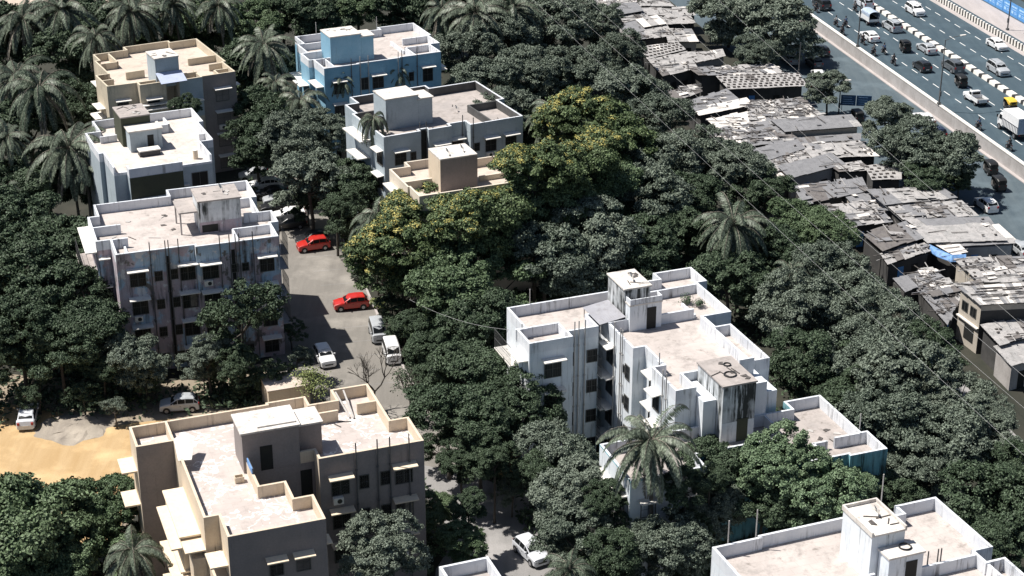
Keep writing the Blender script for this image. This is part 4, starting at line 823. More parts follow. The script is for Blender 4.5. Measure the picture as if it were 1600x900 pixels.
def tempo(o):
    loft('cab', [sec(2.2, .7, .5, 1.2, .1), sec(2.05, .8, .45, 1.3, .1), sec(1.6, .82, .45, 1.85, .12), sec(.9, .82, .45, 1.9, .12)], paint('white'), o)
    w = MB(); w.poly([(2.08, -.66, 1.28), (2.08, .66, 1.28), (1.68, .66, 1.78), (1.68, -.66, 1.78)]); w.build('windscreen', MT['glass'], o)
    for s in (1, -1):
        MB().box(-2.2, .85, s*.86-.04, s*.86+.04, .75, 1.5).build('side_panel', paint('white'), o); MB().box(1.0, 1.6, s*.83-.01, s*.83+.01, 1.2, 1.65).build('side_window', MT['glass'], o)
        MB().box(-2.23, -2.2, s*.8-.07, s*.8+.07, .6, .74).build('tail_light', MT['red_lens'], o)
    MB().box(-2.2, .85, -.819, .819, .65, .75).build('load_floor', MT['steel'], o)
    n = 8; c = MB(); A = [(.9*math.cos(math.pi*k/n), 1.95+.42*math.sin(math.pi*k/n)) for k in range(n+1)]; A = [(.9, 1.5)]+A+[(-.9, 1.5)]
    for k in range(len(A)-1): c.poly([(.86, *A[k]), (-2.25, *A[k]), (-2.25, *A[k+1]), (.86, *A[k+1])])
    c.poly([(.86, *a) for a in A]); c.build('canopy', MT['canvas'], o); MB().box(-2.2, -2.14, -.8, .8, .76, 1.15).build('tailgate', paint('white'), o)
    MB().box(-1.9, .8, -.75, .75, .751, 1.2).build('bench', MT['void'], o)
    for x in (1.4, -1.3):
        for s in (1, -1): wheel(o, x, s*.74, .34, .2)
def motorbike(o, col):
    for x in (.62, -.62):
        t = MB().disc((0, 0, 0), .29, 'y', .1, 16).build('wheel', MT['rubber'], o); t.location = (x, 0, .29); MB().disc((0, 0, 0), .17, 'y', .12, 10).build('rim', MT['rim'], t)
    loft('fuel_tank', [sec(.35, .08, .72, .86, .04), sec(.15, .15, .7, .95, .06), sec(-.1, .1, .7, .86, .04)], paint(col), o)
    loft('seat', [sec(-.08, .1, .72, .82, .03), sec(-.4, .13, .72, .84, .03), sec(-.72, .1, .76, .88, .03)], MT['rubber'], o)
    f = MB(); f.tube([(.62, 0, .29), (.5, 0, .7), (.42, 0, 1.0)], .03, 6); f.tube([(.42, 0, .9), (.1, 0, .45), (-.3, 0, .4), (-.62, 0, .29)], .035, 6); f.box(-.15, .2, -.12, .12, .3, .62); f.tube([(-.2, .14, .3), (-.8, .16, .36)], .035, 6)
    f.build('frame', MT['black'], o); MB().tube([(.3, -.36, 1.02), (.42, 0, 1.0), (.3, .36, 1.02)], .02, 6).build('handlebar', MT['steel'], o)
    MB().disc((.5, 0, .9), .09, 'x', .1, 10).build('headlight', MT['lens'], o); MB().box(-.78, -.74, -.06, .06, .7, .78).build('tail_light', MT['red_lens'], o)
# people: one skinned body each, clothing as children
SHIRT = {c: plain(c+'_cloth', v, .9) for c, v in {'dark': (.03, .035, .045), 'white': (.6, .6, .6), 'blue': (.10, .16, .28), 'red': (.55, .06, .04), 'grey': (.2, .2, .2), 'trouser': (.035, .035, .045), 'helmet': (.05, .05, .06), 'hair': (.01, .01, .01)}.items()}
def skin_mesh(name, verts, edges, radii, mat, root=0, sub=1):
    me = bpy.data.meshes.new(name); me.from_pydata(verts, edges, []); o = bpy.data.objects.new('tmp', me); COL.objects.link(o)
    md = o.modifiers.new('s', 'SKIN'); md.use_smooth_shade = True
    for i, r_ in enumerate(radii): me.skin_vertices[0].data[i].radius = r_ if isinstance(r_, tuple) else (r_, r_)
    me.skin_vertices[0].data[root].use_root = True
    if sub: o.modifiers.new('b', 'SUBSURF').levels = sub
    dg = bpy.context.evaluated_depsgraph_get(); dg.update(); r2 = bpy.data.meshes.new_from_object(o.evaluated_get(dg)); r2.name = name; r2.materials.clear(); r2.materials.append(mat)
    bpy.data.objects.remove(o); return r2
BODY = {}
def person(pose, shirt, pos, rz, label, group=None, helmet=False):
    o = thing('person', label, 'person', pos, rz, group)
    if pose not in BODY:
        if pose == 'ride':
            V = [(-.25, 0, .90), (-.2, 0, 1.12), (-.14, 0, 1.34), (-.12, 0, 1.46), (-.08, 0, 1.56), (-.06, 0, 1.68)]
            E_ = [(0, 1), (1, 2), (2, 3), (3, 4), (4, 5)]; Rr = [(.15, .14), (.14, .12), (.15, .12), .055, .09, .085]
            for s in (1, -1):
                k = len(V); V += [(-.13, s*.19, 1.38), (.02, s*.25, 1.15), (.26, s*.3, 1.06), (.34, s*.3, 1.04)]; E_ += [(2, k), (k, k+1), (k+1, k+2), (k+2, k+3)]; Rr += [.06, .045, .035, .03]
                k = len(V); V += [(-.2, s*.11, .86), (.16, s*.19, .78), (.0, s*.18, .36), (.12, s*.18, .3)]; E_ += [(0, k), (k, k+1), (k+1, k+2), (k+2, k+3)]; Rr += [.085, .065, .045, .035]
        else:
            V = [(0, 0, .92), (0, 0, 1.12), (0, 0, 1.34), (0, 0, 1.45), (.01, 0, 1.54), (.01, 0, 1.65)]
            E_ = [(0, 1), (1, 2), (2, 3), (3, 4), (4, 5)]; Rr = [(.14, .12), (.13, .1), (.15, .1), .052, .085, .08]
            for s in (1, -1):
                k = len(V); V += [(0, s*.19, 1.37), (-.02*s, s*.23, 1.1), (.08*s, s*.24, .86), (.1*s, s*.24, .78)]; E_ += [(2, k), (k, k+1), (k+1, k+2), (k+2, k+3)]; Rr += [.055, .042, .032, .03]
                k = len(V); V += [(0, s*.1, .86), (.08*s, s*.1, .5), (.12*s-.04, s*.1, .08), (.12*s+.1, s*.1, .05)]; E_ += [(0, k), (k, k+1), (k+1, k+2), (k+2, k+3)]; Rr += [.08, .055, .038, .035]
        BODY[pose] = (skin_mesh('body', V, E_, Rr, MT['skin']), V)
    me, V = BODY[pose]; link('body', me, o)
    # clothes: slightly larger shells of torso, arms and legs
    key = (pose, shirt)
    if key not in BODY:
        g = .022; idx = [1, 2, 3]; vs = [V[0], V[1], V[2], V[3]]; vs[0] = tuple(a+(b_-a)*.3 for a, b_ in zip(V[0], V[1])); vs[3] = tuple(a+(b_-a)*.5 for a, b_ in zip(V[2], V[3])); es = [(0, 1), (1, 2), (2, 3)]; rr = [(.165, .15), (.155, .14), (.165, .14), .09]
        for k in (6, 14): es.append((2, len(vs))); vs += [V[k], V[k+1]]; es.append((len(vs)-2, len(vs)-1)); rr += [.08, .065]
        sh_ = skin_mesh('shirt', vs, es, rr, SHIRT[shirt]); vs = [V[0]]; es = []; rr = [(.17, .155)]
        for k in (10, 18): es.append((0, len(vs))); vs += [V[k], V[k+1], V[k+2]]; es += [(len(vs)-3, len(vs)-2), (len(vs)-2, len(vs)-1)]; rr += [.105, .08, .062]
        BODY[key] = (sh_, skin_mesh('trousers', vs, es, rr, SHIRT['trouser']))
    a, b_ = BODY[key]; link('shirt', a, o); link('trousers', b_, o)
    hx, hz = V[5][0], V[5][2]
    if 'h' not in BODY:
        m = MB(); n = 12
        for t, rr in ((-.1, .1), (0, .125), (.07, .11), (.12, .07), (.14, .02)): m.v += [(rr*math.cos(2*math.pi*i/n), rr*math.sin(2*math.pi*i/n), t) for i in range(n)]
        for k in range(4):
            for i in range(n): j = (i+1) % n; m.f.append((k*n+i, k*n+j, (k+1)*n+j, (k+1)*n+i)); m.m.append(0)
        m.f.append(tuple(4*n+i for i in range(n))); m.m.append(0); BODY['h'] = m
        BODY['helmet'] = m.mesh('helmet', SHIRT['helmet'], True); BODY['hair'] = m.mesh('hair', SHIRT['hair'], True)
        f = MB(); f.box(.075, .12, -.012, .012, -.045, .0); f.box(.078, .1, -.045, -.02, .0, .015); f.box(.078, .1, .02, .045, .0, .015); f.box(.078, .098, -.025, .025, -.075, -.065); BODY['face'] = f.mesh('face', MT['skin'])
    h = link('helmet' if helmet else 'hair', BODY['helmet' if helmet else 'hair'], o, (hx-.01, 0, hz+.01+(0 if helmet else .02)))
    if not helmet: h.scale = (.82, .82, .85)
    link('face', BODY['face'], o, (hx-.02, 0, hz-.04))
    return o
UP = 346.5; DN = 166.5
def put(kind, col, px, py, zg, zc, head, label, cat='car', name='car', group=None): p = at(px, py, zg+zc); p.z = zg; return vehicle(kind, col, p, head, label, cat, group, name)
Z1 = 1.005
put('suv', 'white', 1430, 14, Z1, .8, DN, 'white people carrier coming down the far side of the highway at the top', name='moving_car')
put('sedan', 'white', 1558, 68, Z1, .7, DN, 'white sedan coming towards the camera beside the striped barrier', name='moving_car')
put('suv', 'silver', 1560, 106, Z1, .8, DN, 'silver people carrier with a roof rack, nearest of the oncoming cars', name='moving_car')
put('suv', 'silver', 1394, 39, Z1, .8, UP, 'silver people carrier going away beside the median, next to the canvas topped van', name='moving_car')
put('suv', 'pearl', 1350, 3, Z1, .8, UP, 'pale car cut by the top edge of the photo beside the median', name='moving_car')
put('tempo', 'white', 1357, 27, Z1, .9, UP, 'white passenger van with a pale blue canvas canopy and dark open back', 'van', 'passenger_van')
put('sedan', 'white', 1359, 55, Z1, .7, UP, 'white sedan going away in the lane by the retaining wall, beside two motorbikes', name='moving_car')
put('auto', 'black', 1413, 72, Z1, .8, UP, 'black auto rickshaw in the middle lane behind the white sedan', 'auto rickshaw', 'auto_rickshaw')
put('sedan', 'silver', 1448, 74, Z1, .7, UP, 'silver sedan going away close to the median blocks', name='moving_car')
put('hatch', 'black', 1441, 102, Z1, .7, UP, 'black hatchback going away in the middle lane', name='moving_car')
put('suv', 'grey', 1489, 101, Z1, .85, UP, 'dark grey people carrier going away close to the median blocks', name='moving_car')
put('auto', 'black', 1500, 126, Z1, .8, UP, 'black auto rickshaw just ahead of the white pickup', 'auto rickshaw', 'auto_rickshaw')
put('pickup', 'white', 1524, 152, Z1, .7, UP, 'white pickup with an empty open bed on the highway', 'pickup', 'pickup_truck')
put('auto', 'yellow', 1577, 160, Z1, 1.1, UP, 'yellow topped auto rickshaw between the white truck and the median', 'auto rickshaw', 'auto_rickshaw')
put('truck', 'white', 1585, 190, Z1, 1.7, UP, 'white box truck at the right edge of the highway', 'truck', 'box_truck')
put('suv', 'black', 1284, 5, Z1, .8, UP, 'black car beside the retaining wall, cut by the top edge of the photo', name='moving_car')
BK = [(1306, 34, 'grey', 'white', 'motorbike nearest the top along the retaining wall, rider in pale shirt'), (1321, 35, 'black', 'blue', 'motorbike beside the wall, ridden by someone in a blue shirt'), (1316, 47, 'black', 'dark', 'dark motorbike hugging the coping of the wall'),
      (1336, 11, 'black', 'grey', 'motorbike left of the canvas topped van'), (1275, 12, 'grey', 'dark', 'motorbike at the very top beside the black car'), (1348, 62, 'black', 'dark', 'dark motorbike right behind the white sedan'),
      (1365, 79, 'grey', 'grey', 'left one of the motorbike pair below the white sedan'), (1381, 77, 'black', 'blue', 'right one of the motorbike pair below the white sedan'), (1396, 94, 'black', 'dark', 'motorbike alone below the pair, left of the black hatchback'),
      (1529, 194, 'black', 'blue', 'motorbike between the pickup and the retaining wall'), (1577, 226, 'black', 'dark', 'motorbike beside the white truck near the retaining wall')]
for px, py, c, sh_, lb in BK:
    put('bike', c, px, py, Z1, .7, UP, lb, 'motorbike', 'motorbike'); p = at(px, py, Z1+.7); p.z = Z1
    person('ride', sh_, p, R(90-UP), 'helmeted rider on the '+lb.split(',')[0], helmet=True)
# service road
put('sedan', 'white', 1444, 184, .02, .7, UP, 'white sedan on the service road behind the roadside tree', name='moving_car')
put('hatch', 'navy', 1463, 205, .02, .7, UP, 'dark blue car half hidden by the roadside tree behind the white sedan', name='moving_car')
put('auto', 'black', 1546, 261, .02, .8, UP, 'black auto rickshaw on the service road, the one ahead of the pair', 'auto rickshaw', 'auto_rickshaw')
put('auto', 'black', 1559, 286, .02, .8, UP, 'black auto rickshaw on the service road, following right behind another', 'auto rickshaw', 'auto_rickshaw')
put('hatch', 'white', 1541, 318, .02, .7, UP, 'white hatchback on the service road behind two rickshaws', name='moving_car')
put('sedan', 'silver', 1594, 386, .02, .7, UP, 'silver car parked by the shutters at the right edge', name='parked_car')
put('auto', 'black', 1338, 181, .02, .8, UP, 'black auto rickshaw below the double blue sign', 'auto rickshaw', 'auto_rickshaw')
put('hatch', 'black', 1283, 78, .02, .7, UP, 'black car parked beside the footpath at the top of the service road', name='parked_car')
put('hatch', 'grey', 1272, 96, .02, .7, UP, 'dark grey car parked behind a black one on the service road', name='parked_car')
put('sedan', 'silver', 1234, 90, .02, .7, UP, 'silver car in the shade of the roadside tree near the lamp pole', name='parked_car')
put('sedan', 'white', 1278, 116, .02, .7, UP+15, 'white car parked by the small roadside tree', name='parked_car')
put('hatch', 'black', 1266, 129, .02, .7, UP, 'black car parked left of the small roadside tree', name='parked_car')
put('hatch', 'white', 1193, 8, .02, .7, UP, 'white car roof showing above the roadside trees at the top', name='parked_car')
# parking lot
K = 256.0
put('hatch', 'red', 548, 471, .02, .75, K, 'bright red hatchback parked alone in the middle of the lot')
put('hatch', 'red', 489, 380, .02, .75, K-6, 'smaller looking red hatchback parked against a black car at the top of the lot')
put('hatch', 'black', 487, 371, .02, .75, K-6, 'black hatchback parked behind the farther red one')
put('van', 'silver', 590, 514, .02, .95, 168, 'silver van parked below the red hatchback under the trees', 'van')
put('van', 'white', 612, 546, .02, .95, 168, 'pale van behind the silver one, half hidden by the bare tree', 'van')
put('hatch', 'white', 507, 555, .02, .7, 160, 'white hatchback facing the camera at the lower left of the lot')
put('hatch', 'silver', 280, 629, .02, .75, 262, 'silver hatchback parked on the dusty track below the pink block')
put('sedan', 'pearl', 43, 647, .02, .7, -8, 'white car seen from behind on the sandy yard at the left edge')
put('hatch', 'pearl', 830, 858, .02, .75, 150, 'pale hatchback facing the camera on the lane at the bottom of the photo')
put('sedan', 'white', 414, 286, .02, .7, K, 'white sedan parked farthest up the shaded end of the lot'); put('sedan', 'black', 423, 300, .02, .7, K, 'black sedan just below the farthest white one in the shaded end')
put('sedan', 'silver', 438, 309, .02, .7, K, 'silver sedan in the shaded row between two dark cars'); put('hatch', 'black', 431, 322, .02, .7, K, 'black hatchback in the shaded row above the nearest white sedan')
put('sedan', 'white', 449, 334, .02, .7, K, 'white sedan nearest the sunlit part of the lot in the shaded row'); put('sedan', 'black', 450, 347, .02, .7, K, 'black sedan at the near end of the shaded row')
put('hatch', 'silver', 396, 272, .02, .7, K, 'silver hatchback at the far corner of the lot beyond the shaded row')
# people on foot
for px, py, c, lb in ((1509, 230, 'red', 'person in a red top walking on the footpath by the retaining wall'), (1546, 238, 'dark', 'person in dark clothes beside the footpath above the two rickshaws'), (183, 649, 'white', 'person in a white shirt standing by the gravel heap')):
    person('walk', c, at(px, py, .02), R(200), lb)
# lamps, poles and signs
def lamp(px, py, zg, h, arm, label, az):
    p = at(px, py, zg); o = thing('street_lamp', label, 'street lamp', p, az)
    MB().tube([(0, 0, 0), (0, 0, h*.5), (0, 0, h)], [.11, .085, .06], 8).build('pole', MT['pipe'], o)
    if arm:
        MB().tube([(0, 0, h-.1), (arm*.5, 0, h+.25), (arm, 0, h+.35)], .04, 6).build('arm', MT['pipe'], o)
        MB().box(arm-.1, arm+.75, -.16, .16, h+.28, h+.42).build('lamp_head', MT['slab'], o)
    MB().box(-.2, .2, -.2, .2, 0, .3).build('base', MT['pipe'], o); MB().box(-.12, .12, -.2, .05, 1.2, 1.9).build('junction_box', MT['pipe'], o)
lamp(1340, 73, 2.05, 9.0, 2.4, 'tall lamp post on the retaining wall beside the canvas topped van', R(20))
lamp(1467, 163, 2.05, 9.2, 2.4, 'tall lamp post on the retaining wall beside the pickup, its white head over the road', R(20))
lamp(1574, 47, 1.0, 9.0, 2.4, 'tall lamp post behind the striped barrier at the upper right', R(200))
lamp(1247, 128, 0, 6.0, 0, 'plain pole between the shacks and the parked cars', 0); lamp(1310, 181, 0, 4.8, .6, 'short pole beside the double blue sign', 0)
sg = thing('blue_sign', 'pair of dark blue sign boards on posts over the service road by the trees', 'sign', at(1336, 178, 0), R(-8)); p0 = sg.location
MT['sign_blue'] = plain('sign_blue', (.03, .09, .19), .5)
for k, (x0, x1) in enumerate(((-2.1, -.05), (.05, 2.1))):
    p = MB().box(x0, x1, -.04, .04, 1.2, 2.7).build('board', MT['sign_blue'], sg); t = MB()
    for z in (1.45, 1.75, 2.05, 2.4): t.box(x0+.25, x1-.25-.3*(z > 2), -.052, -.042, z, z+.07)
    t.build('print', MT['pale_blue'], p)
for x in (-1.9, 1.9): MB().tube([(x, .08, 0), (x, .08, 2.7)], .05, 6).build('post', MT['pipe'], sg)
# ---------------- trees
rng = np.random.default_rng(5)
def unit(v): return v/np.maximum(np.linalg.norm(v, axis=-1, keepdims=True), 1e-6)
def quads(name, C, A, B_, mat, fold=.0):
    """leaf faces: centres C, half axes A (length) and B_ (width)"""
    n = len(C); V = np.empty((n, 4, 3)); V[:, 0] = C-A; V[:, 1] = C+B_; V[:, 2] = C+A; V[:, 3] = C-B_
    me = bpy.data.meshes.new(name); me.vertices.add(n*4); me.vertices.foreach_set('co', V.reshape(-1).astype(np.float32))
    me.loops.add(n*4); me.loops.foreach_set('vertex_index', np.arange(n*4, dtype=np.int32)); me.polygons.add(n); me.polygons.foreach_set('loop_start', np.arange(0, n*4, 4, dtype=np.int32))
    me.materials.append(mat); me.update(); return me
def leaf_axes(Nr, size, asp=.6):
    n = len(Nr); r_ = rng.normal(size=(n, 3)); a = unit(np.cross(Nr, r_)); b = unit(np.cross(Nr, a)); s = size*rng.uniform(.6, 1.25, (n, 1)); return a*s, b*s*asp
def crown(kind, seed):
    """crown of unit-ish size: radius 5 m across, returns leaf arrays and lobe centres"""
    global rng; rng = np.random.default_rng(seed)
    P = dict(broad=(17, .38, 250, 230, .165, .6, .8), fine=(20, .35, 300, 230, .13, .52, .78), round=(20, .32, 300, 190, .15, .43, .75), tall=(11, .46, 150, 170, .18, .6, 1.3), shrub=(8, .5, 80, 150, .17, .6, .7))[kind]
    nl, lr, nc, nleaf, ls, cr, flat = P; Rr = 5.0
    th = rng.uniform(0, 2*np.pi, nl)+np.arange(nl)*2.4; rad = np.sqrt(rng.uniform(.05, 1, nl))*Rr*.82; low = np.arange(nl) % 3 == 2; zz = np.where(low, -Rr*flat*rng.uniform(.3, .75, nl), (1-(rad/Rr)**2)*Rr*flat*rng.uniform(.2, .95, nl)-Rr*flat*.1)
    L = np.stack([rad*np.cos(th), rad*np.sin(th), zz], 1); LR = Rr*lr*rng.uniform(.45, 1.3, nl)
    cl = []; cn = []
    while len(cl) < nc:
        i = rng.integers(nl); d = unit(rng.normal(size=3)); 
        if d[2] < -.45: continue
        p = L[i]+d*LR[i]*np.array([1, 1, .85])*rng.uniform(.85, 1.08)
        if any(np.linalg.norm((p-L[j])/np.array([1, 1, .85])) < LR[j]*.78 for j in range(nl) if j != i): continue
        if any(np.linalg.norm(p-c) < cr*.85 for c in cl): 
            if rng.random() > .12: continue
        cl.append(p); cn.append(d)
    cl = np.array(cl); cn = np.array(cn); C = []; NN = []
    for p, d in zip(cl, cn):
        k = int(nleaf*rng.uniform(.5, 1.3)); q = unit(rng.normal(size=(k, 3))); q[:, 2] = np.abs(q[:, 2])*.9-.15; r_ = cr*rng.uniform(.7, 1.35)
        s = r_*rng.uniform(.15, 1.15, (k, 1))**.6; w_ = rng.uniform(.6, 1.35, 3)*np.array([1.1, 1.1, .75]); C.append(p+q*s*w_+rng.normal(size=(k, 3))*.09); NN.append(unit(q*.65+d*.3+np.array([0, 0, .35])+rng.normal(size=(k, 3))*.6))
    # a few stray sprigs outside the outline, dark filler inside
    k = 900; q = unit(rng.normal(size=(k, 3))); j = rng.integers(nl, size=k); C.append(L[j]+q*LR[j][:, None]*rng.uniform(.2, .8, (k, 1))); NN.append(unit(rng.normal(size=(k, 3))))
    C = np.concatenate(C); NN = np.concatenate(NN); a, b = leaf_axes(NN, ls); return C, a, b, L, LR, cl, cn
def bark(kind, L, zb, seed):
    r_ = random.Random(seed); m = MB(); top = Vector((r_.uniform(-.4, .4), r_.uniform(-.4, .4), -1.6)); m.tube([(0, 0, -zb), (.1, .05, -zb*.7), top], [.30, .24, .2], 7)
    for p in L[:7]:
        e = Vector(p)*.85; mid = top.lerp(e, .5)+Vector((r_.uniform(-.3, .3), r_.uniform(-.3, .3), -.35)); m.tube([top, mid, e], [.13, .08, .03], 5)
    return m.mesh('trunk', MT['trunk'])
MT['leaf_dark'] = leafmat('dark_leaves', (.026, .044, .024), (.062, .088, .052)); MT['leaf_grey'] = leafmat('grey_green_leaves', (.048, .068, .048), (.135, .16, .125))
MT['leaf_bright'] = leafmat('bright_green_leaves', (.06, .10, .052), (.13, .18, .105)); MT['leaf_mid'] = leafmat('mid_green_leaves', (.04, .070, .032), (.10, .138, .074)); MT['leaf_olive'] = leafmat('yellowing_leaves', (.042, .070, .030), (.10, .132, .060)); MT['leaf_lime'] = leafmat('yellow_green_leaves', (.16, .20, .07), (.24, .27, .11), .6)
MT['leaf_flower'] = leafmat('yellow_blossom', (.22, .21, .055), (.34, .30, .10), .7); MT['frond'] = leafmat('palm_frond', (.05, .07, .048), (.11, .13, .095), .45); MT['frond_dry'] = leafmat('dry_frond', (.12, .11, .09), (.2, .18, .15), .7)
CR = {}
for kd in ('broad', 'fine', 'round', 'tall', 'shrub'):
    for v in range(3 if kd in ('broad', 'fine') else 2): CR[kd, v] = crown(kd, 10+v*7+len(kd))
CM = {}
def crown_mesh(kd, v, mat):
    k = (kd, v, mat)
    if k not in CM: C, a, b = CR[kd, v][:3]; CM[k] = quads('crown', C, a, b, MT[mat])
    return CM[k]
def blossom(kd, v):
    k = (kd, v, 'bl')
    if k not in CM:
        cl, cn = CR[kd, v][5:7]; sel = [i for i in range(len(cl)) if cn[i][2] > .0 and cl[i][0]-cl[i][1]*.35 < rng.normal(.5, 1.5) and rng.random() < .85]; C = []; NN = []
        for i in sel:
            n_ = int(rng.uniform(25, 110)); q = unit(rng.normal(size=(n_, 3))); q[:, 2] = np.abs(q[:, 2]); C.append(cl[i]+q*np.array([.6, .6, .42])*rng.uniform(.7, 1.1, (n_, 1))); NN.append(unit(q+np.array([0, 0, .5])))
        C = np.concatenate(C); NN = np.concatenate(NN); a, b = leaf_axes(NN, .095, .8); CM[k] = quads('blossom', C, a, b, MT['leaf_flower'])
    return CM[k]
TM = {}
KIND = {'dark': ('broad', 'leaf_dark'), 'mid': ('broad', 'leaf_mid'), 'grey': ('broad', 'leaf_grey'), 'gfine': ('fine', 'leaf_grey'), 'dfine': ('fine', 'leaf_dark'), 'bright': ('round', 'leaf_bright'), 'flower': ('broad', 'leaf_olive'), 'tall': ('tall', 'leaf_dark'), 'shrub': ('shrub', 'leaf_dark'), 'sgrey': ('shrub', 'leaf_grey'), 'lime': ('shrub', 'leaf_lime'), 'mfine': ('fine', 'leaf_mid')}
tr = random.Random(21); ti = 0
def tree(px, py, rpx, zc, kind, label):
    global ti
    kd, mat = KIND[kind]; v = ti % (3 if kd in ('broad', 'fine') else 2); ti += 1
    p = at(px, py, zc); s = rpx*mpp(p)/5.0*(1.0 if kd != 'tall' else 1.1)*(1.22 if rpx > 38 else 1.1); zb = zc/s
    shr = kd == 'shrub'; o = thing('shrub' if shr else 'tree', label, 'shrub' if shr else 'tree', (p.x, p.y, 0), tr.uniform(0, 6.28) if kind != 'flower' else tr.uniform(-.4, .4)); o.scale = (s, s, s)
    c = link('crown', crown_mesh(kd, v, mat), o, (0, 0, zb))
    k = (kd, v, round(zb*2)); 
    if k not in TM: TM[k] = bark(kd, CR[kd, v][3], round(zb*2)/2+.5, ti)
    link('trunk', TM[k], o, (0, 0, zb))
    if kind == 'flower': link('blossom', blossom(kd, v), o, (0, 0, zb+.03))
    return o
